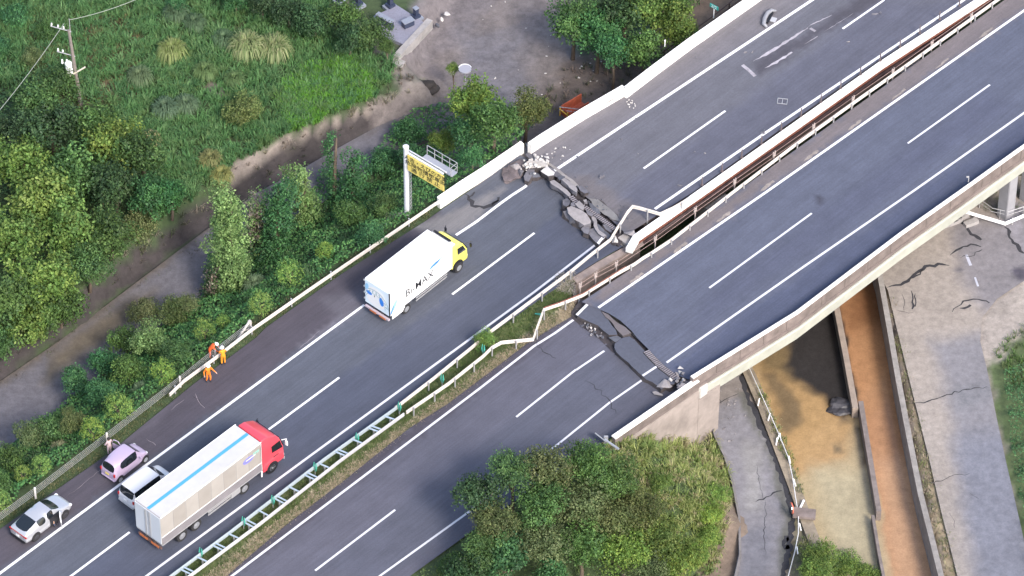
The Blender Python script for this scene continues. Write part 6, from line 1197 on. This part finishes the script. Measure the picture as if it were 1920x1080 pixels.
def project_ok(V, polys, jit=0):
    Q = PR(V); ok = np.zeros(len(V), bool)
    for p in polys: ok |= poly_sd(Q, p) > jit
    return ok
def scatter(polys, dens, zfix=None, zref=-3, bumpf=None):
    """random ground points inside photo-surveyed patches"""
    out = []
    for poly in polys:
        w = [W(p[0], p[1], zref) for p in poly]; x0, x1 = min(p.x for p in w)-3, max(p.x for p in w)+3; y0, y1 = min(p.y for p in w)-6, max(p.y for p in w)+6
        n = int((x1-x0)*(y1-y0)*dens); P = RNG.uniform((x0, y0), (x1, y1), (n, 2)); z = height(P) if zfix is None else np.full(n, zfix); V = np.column_stack([P, z])
        out.append(V[project_ok(V, [poly])])
    return np.concatenate(out)
def blades(name, base, nper, L, w, cols, label, spread=.25, curl=.6, cat='grass', clump=True):
    """curved grass blades in tufts"""
    cols = np.array(cols); nt_ = len(base); k = nper; ti = np.repeat(np.arange(nt_), k); N = len(ti)
    ts = RNG.uniform(.6, 1.3, nt_)[ti]; a = RNG.uniform(0, 2*math.pi, N); d = np.stack([np.cos(a), np.sin(a), np.zeros(N)], -1)
    b0 = base[ti]+d*RNG.uniform(0, spread, N)[:, None]*ts[:, None]; LL = (L*ts*RNG.uniform(.6, 1.15, N))[:, None]; cu = (curl*RNG.uniform(.5, 1.3, N))[:, None]
    up = np.array([0, 0, 1.0]); p1 = b0+(up*.55+d*.22*cu)*LL; p2 = b0+(up*(.85-.12*cu)+d*.62*cu)*LL; p3 = b0+(up*(.80-.42*cu)+d*1.05*cu)*LL
    s = np.stack([-np.sin(a), np.cos(a), np.zeros(N)], -1)*(w*RNG.uniform(.7, 1.3, N))[:, None]*.5
    V = np.stack([b0-s, b0+s, p1-s, p1+s, p2-s*.7, p2+s*.7, p3-s*.12, p3+s*.12], 1).reshape(-1, 3); o8 = np.arange(N)[:, None]*8
    F = np.concatenate([o8+np.array([[0, 1, 3, 2]]), o8+np.array([[2, 3, 5, 4]]), o8+np.array([[4, 5, 7, 6]])], 1).reshape(-1, 4)
    c = cols[RNG.integers(0, len(cols), nt_)][ti]*RNG.uniform(.75, 1.3, (N, 1)); c = np.repeat(c, 3, axis=0)
    o = link(name, fast_mesh(name, V, F, LEAF, c)); return tag(o, label, cat, kind='stuff')
FLD = [[(-60, -60), (640, -60), (600, 60), (740, 110), (745, 150), (700, 185), (560, 240), (430, 320), (330, 400), (250, 430), (300, 300), (200, 200), (60, 150), (-60, 180)]]
FG = [(0.102, 0.223, 0.078), (0.122, 0.263, 0.092), (0.086, 0.196, 0.078), (0.152, 0.275, 0.110), (0.122, 0.210, 0.074)]
blades('field_grass', scatter(FLD, 5.5), 26, .85, .05, FG, 'tall dark green grass covering the field behind the bank')
blades('bright_grass', scatter([[(520, 190), (540, 250), (620, 220), (700, 180), (700, 150), (660, 110), (590, 120), (550, 150)]], 9), 24, .75, .05, [(0.140, 0.338, 0.046), (0.119, 0.298, 0.042), (0.168, 0.354, 0.062)], 'bright green reed patch at the right end of the field')
blades('dry_grass', scatter([[(50, 40), (260, 30), (270, 180), (160, 210), (60, 150)]], 5), 16, .55, .045, [(0.196, 0.154, 0.072), (0.140, 0.126, 0.056), (0.168, 0.098, 0.064), (0.084, 0.112, 0.048)], 'brownish dry grass around the utility pole')
blades('bank_grass', scatter([[(420, 322), (560, 245), (700, 190), (795, 155), (800, 170), (700, 205), (560, 262), (440, 345), (380, 400), (240, 500), (230, 480), (360, 385)]], 3), 14, .55, .04, [(0.364, 0.308, 0.256), (0.252, 0.238, 0.160), (0.126, 0.154, 0.080)], 'pale dry grass along the top of the bank')
blades('bank_weeds', scatter([[(300, 470), (400, 400), (560, 300), (700, 225), (700, 205), (560, 262), (400, 370), (240, 490), (0, 670), (0, 700)], [(0, 715), (235, 545), (560, 335), (560, 345), (240, 565), (0, 740)]], 2.5, zref=-4), 12, .3, .03, [(0.140, 0.126, 0.096), (0.084, 0.077, 0.064), (0.098, 0.126, 0.064)], 'dark dry weeds on the face of the bank')
def tussock(px, py, r_px, label, pal):
    z = H(*W(px, py, -2.4).to_2d()); w = W(px, py+r_px*.35, z); r = empty('tussock', w, 0, label, 'grass tussock', 'pampas-like tussocks in the field'); N = 700; R = r_px/26
    a = RNG.uniform(0, 6.28, N); q = RNG.uniform(.15, 1, N); d = np.stack([np.cos(a), np.sin(a), 0*a], -1); el = (1-q)[:, None]; LL = R*1.5*RNG.uniform(.75, 1.1, (N, 1)); b0 = d*.12
    up = np.array([0, 0, 1.]); p1 = b0+(up*.55+d*q[:, None]*.35)*LL; p2 = b0+(up*(.85-.25*q[:, None])+d*q[:, None]*.62)*LL; p3 = b0+(up*(.85-.75*q[:, None])+d*q[:, None]*.85)*LL
    s = np.stack([-np.sin(a), np.cos(a), 0*a], -1)*.028; V = np.stack([b0-s, b0+s, p1-s, p1+s, p2-s, p2+s, p3-s*.2, p3+s*.2], 1).reshape(-1, 3); o8 = np.arange(N)[:, None]*8
    F = np.concatenate([o8+np.array([[0, 1, 3, 2]]), o8+np.array([[2, 3, 5, 4]]), o8+np.array([[4, 5, 7, 6]])], 1).reshape(-1, 4); c = np.array(pal)[RNG.integers(0, len(pal), N)]*RNG.uniform(.75, 1.25, (N, 1))
    link('blades', fast_mesh('blades', V, F, LEAF, np.repeat(c, 3, axis=0)), r)
TP = [(0.273, 0.345, 0.150), (0.357, 0.386, 0.200), (0.210, 0.284, 0.120)]
for x, y, r, lb, pl_ in [(462, 88, 36, 'left half of the big pale double tussock', TP), (514, 92, 34, 'right half of the big pale double tussock', TP), (322, 96, 29, 'single pale green tussock left of the double one', [(0.231, 0.304, 0.100), (0.294, 0.345, 0.140)]), (262, 145, 24, 'grey-green tussock left of the field middle', [(0.147, 0.213, 0.110)]), (310, 205, 26, 'blue-green tussock near the small rubbish heap', [(0.126, 0.203, 0.120)]), (350, 198, 24, 'blue-green tussock right of its twin', [(0.137, 0.213, 0.120)]), (385, 135, 22, 'green tussock beside the bare patch', [(0.147, 0.233, 0.090)]), (440, 150, 20, 'tussock right of the bare patch', [(0.126, 0.203, 0.080)]), (420, 75, 22, 'dark tussock left of the double one', [(0.115, 0.193, 0.100)]), (330, 25, 24, 'dark tussock near the top edge', [(0.105, 0.173, 0.090)]), (365, 45, 22, 'dark tussock below the top edge', [(0.105, 0.173, 0.090)]), (280, 265, 22, 'straw coloured tussock at the rim of the wood', [(0.420, 0.365, 0.200), (0.273, 0.284, 0.120)]), (395, 300, 22, 'olive tussock near the tip of the field', [(0.231, 0.244, 0.100)]), (415, 330, 22, 'yellowish tussock at the bank top', [(0.273, 0.284, 0.100)]), (200, 370, 18, 'straw coloured tussock inside the wood', [(0.357, 0.304, 0.200)]), (480, 535, 22, 'grey-green tussock between the round shrubs', [(0.178, 0.254, 0.140)]), (270, 735, 20, 'grey-green tussock right of the largest round shrub', [(0.178, 0.254, 0.140)]), (115, 845, 20, 'dull tussock right of the round shrub pair', [(0.231, 0.244, 0.140)]), (430, 630, 15, 'small tussock by the end post of the cable fence', [(0.147, 0.244, 0.100)]), (785, 370, 20, 'grassy tussock right of the foot of the yellow sign', [(0.189, 0.304, 0.110)])]: tussock(x, y, r, lb, pl_)
# leafy ground cover
def cover(name, polys, dens, leaf, cols, label, zref=-3, amp=.5, hmax=.3, upb=.8):
    B = scatter(polys, dens, zref=zref); n = len(B); bm_ = .5+.5*np.sin(B[:, 0]*1.3+2*np.sin(B[:, 1]*.9))*np.cos(B[:, 1]*1.5+np.sin(B[:, 0]*.8)); B[:, 2] += amp*bm_+RNG.uniform(0, hmax, n)
    N = unit(RNG.normal(0, .5, (n, 3))+np.array([0, -.2, upb])); c = np.array(cols)[RNG.integers(0, len(cols), n)]*RNG.uniform(.7, 1.35, (n, 1))*(.85+.35*bm_)[:, None]
    V, F = leaf_quads(B, N, leaf*RNG.uniform(.7, 1.3, n)); o = link(name, fast_mesh(name, V, F, LEAF, c)); return tag(o, label, 'ground cover', kind='stuff')
SL = [(-60, 900), (60, 815), (200, 700), (300, 620), (380, 560), (390, 480), (430, 440), (560, 420), (600, 330), (620, 330), (690, 318), (735, 245), (800, 205), (880, 200), (1000, 210), (1010, 235), (975, 268), (900, 325), (822, 378), (760, 418), (640, 500), (480, 606), (340, 706), (200, 815), (0, 962), (-60, 1010)]
cover('slope_ivy', [SL], 75, .20, [(0.071, 0.194, 0.067), (0.092, 0.222, 0.070), (0.131, 0.259, 0.081), (0.056, 0.139, 0.052)], 'ivy and creepers covering the embankment slope', amp=.6, hmax=.35)
blades('slope_grass', scatter([[(0, 960), (200, 812), (340, 700), (480, 600), (640, 492), (760, 405), (740, 390), (600, 440), (460, 530), (440, 590), (330, 660), (200, 770), (0, 900)]], 2.6, zref=-1), 16, .6, .045, [(0.070, 0.140, 0.056), (0.098, 0.168, 0.080), (0.056, 0.112, 0.048)], 'grass at the top of the embankment slope')
blades('verge_grass', scatter([[(-20, 985), (-20, 1010), (0, 990), (200, 851), (363, 718), (480, 631), (500, 611), (640, 512), (800, 411), (822, 380), (640, 497), (480, 602), (340, 706), (200, 817), (0, 965)]], 30, zref=0), 7, .14, .03, [(0.168, 0.175, 0.080), (0.119, 0.147, 0.064), (0.224, 0.210, 0.112), (0.084, 0.126, 0.048)], 'short dry grass of the verge between fence and shoulder')
MED = [(260, 1128), (331, 1076), (430, 1000), (607, 866), (744, 767), (885, 652), (1072, 522), (1078, 540), (1084, 560), (1050, 575), (1040, 610), (990, 642), (893, 716), (840, 756), (767, 802), (640, 904), (533, 986), (423, 1079), (340, 1150)]
blades('median_grass', scatter([MED], 34, zref=0), 7, .18, .03, [(0.105, 0.161, 0.048), (0.140, 0.182, 0.064), (0.084, 0.140, 0.045)], 'green grass of the median')
# dry strip = lower half of the median
MD2 = [(345, 1150), (385, 1085), (520, 978), (640, 886), (758, 800), (860, 724), (960, 650), (1030, 597), (1075, 565), (1080, 590), (1040, 612), (990, 645), (893, 719), (840, 759), (767, 806), (640, 908), (533, 990), (423, 1083)]
blades('dry_median_grass', scatter([MD2], 70, zref=0), 7, .17, .03, [(0.504, 0.420, 0.304), (0.420, 0.350, 0.256), (0.308, 0.280, 0.176)], 'dry straw coloured grass along the lower edge of the median')
blades('gap_straw', scatter([[(1040, 520), (1072, 512), (1084, 552), (1050, 548)]], 60, zref=0), 8, .28, .03, [(0.476, 0.434, 0.384), (0.364, 0.336, 0.256)], 'pale straw hanging over the edge of the median gap')
LS = [(1100, 870), (1150, 836), (1200, 812), (1260, 818), (1305, 838), (1335, 815), (1350, 860), (1368, 920), (1360, 1000), (1330, 1080), (1200, 1000)]
blades('slope_reeds', scatter([LS], 5.5, zref=-3), 24, .8, .05, [(0.255, 0.309, 0.097), (0.328, 0.364, 0.141), (0.182, 0.255, 0.079), (0.400, 0.364, 0.211)], 'tall pale reeds on the slope below the near wing wall')
cover('wood_undergrowth', [[(-60, 150), (110, 110), (200, 180), (300, 290), (360, 385), (250, 460), (150, 545), (0, 640), (-60, 690)]], 40, .22, [(0.061, 0.137, 0.055), (0.079, 0.161, 0.062), (0.105, 0.177, 0.064)], 'undergrowth below the wood at the left', amp=.8)
cover('near_slope_cover', [[(740, 1120), (860, 1030), (1000, 930), (1100, 868), (1300, 860), (1370, 960), (1330, 1200), (700, 1200)]], 22, .2, [(0.088, 0.137, 0.046), (0.122, 0.169, 0.055)], 'undergrowth below the bottom grove', amp=.5)
cover('river_ivy', [[(1880, 705), (1925, 690), (2050, 690), (2050, 1150), (1935, 1150), (1915, 960), (1895, 850)]], 60, .17, [(0.061, 0.153, 0.059), (0.088, 0.193, 0.074), (0.053, 0.121, 0.055)], 'thick ivy along the right edge beside the concrete road', zref=-5.5, amp=.9)
blades('bank_strip_grass', scatter([[(1664, 560), (1680, 560), (1716, 730), (1752, 880), (1800, 1080), (1770, 1080), (1730, 920), (1690, 720)]], 7, zref=-5.5), 9, .28, .035, [(0.280, 0.266, 0.160), (0.168, 0.196, 0.080), (0.336, 0.280, 0.224)], 'thin grass strip between the wall and the right river road')
blades('bank_grass_left', scatter([[(1420, 720), (1435, 740), (1480, 840), (1510, 930), (1500, 935), (1470, 860), (1440, 790)], [(1495, 1010), (1530, 1010), (1560, 1080), (1500, 1080)]], 9, zref=-5.4, zfix=-5.35), 10, .35, .035, [(0.224, 0.252, 0.064), (0.140, 0.182, 0.072), (0.280, 0.280, 0.144)], 'weeds along the mossy river wall')
blades('sand_grass', scatter([[(1860, 660), (1925, 610), (1990, 610), (1990, 720), (1900, 720)], [(1800, 385), (1850, 345), (1930, 335), (1930, 395), (1880, 408)]], 5, zref=-5.5), 12, .4, .04, [(0.098, 0.182, 0.048), (0.140, 0.182, 0.080)], 'green weeds on the sandy ground at the right edge')
blades('yard_weeds', scatter([[(1060, 130), (1150, 110), (1240, 90), (1180, 150), (1060, 240), (1000, 210)], [(700, 190), (780, 150), (760, 120), (700, 150)]], 3, zref=-4), 10, .35, .04, [(0.126, 0.119, 0.080), (0.196, 0.154, 0.128), (0.084, 0.098, 0.056)], 'scrubby weeds at the shaded end of the gravel yard')
for i in range(40):
    px, py = random.choice([(random.gauss(1110, 25), random.gauss(120, 25)), (random.gauss(1010, 60), random.gauss(60, 50))])
    s = random.uniform(.05, .13); w = W(px, py, -4.2); rock('pale_stone', (w.x, w.y, H(w.x, w.y)+.02), (s, s*.8, s*.5), M_conc, 'small pale stone scattered in the gravel yard', 'stone', 'pale stones scattered in the gravel yard', seed=i+1200, n=1)
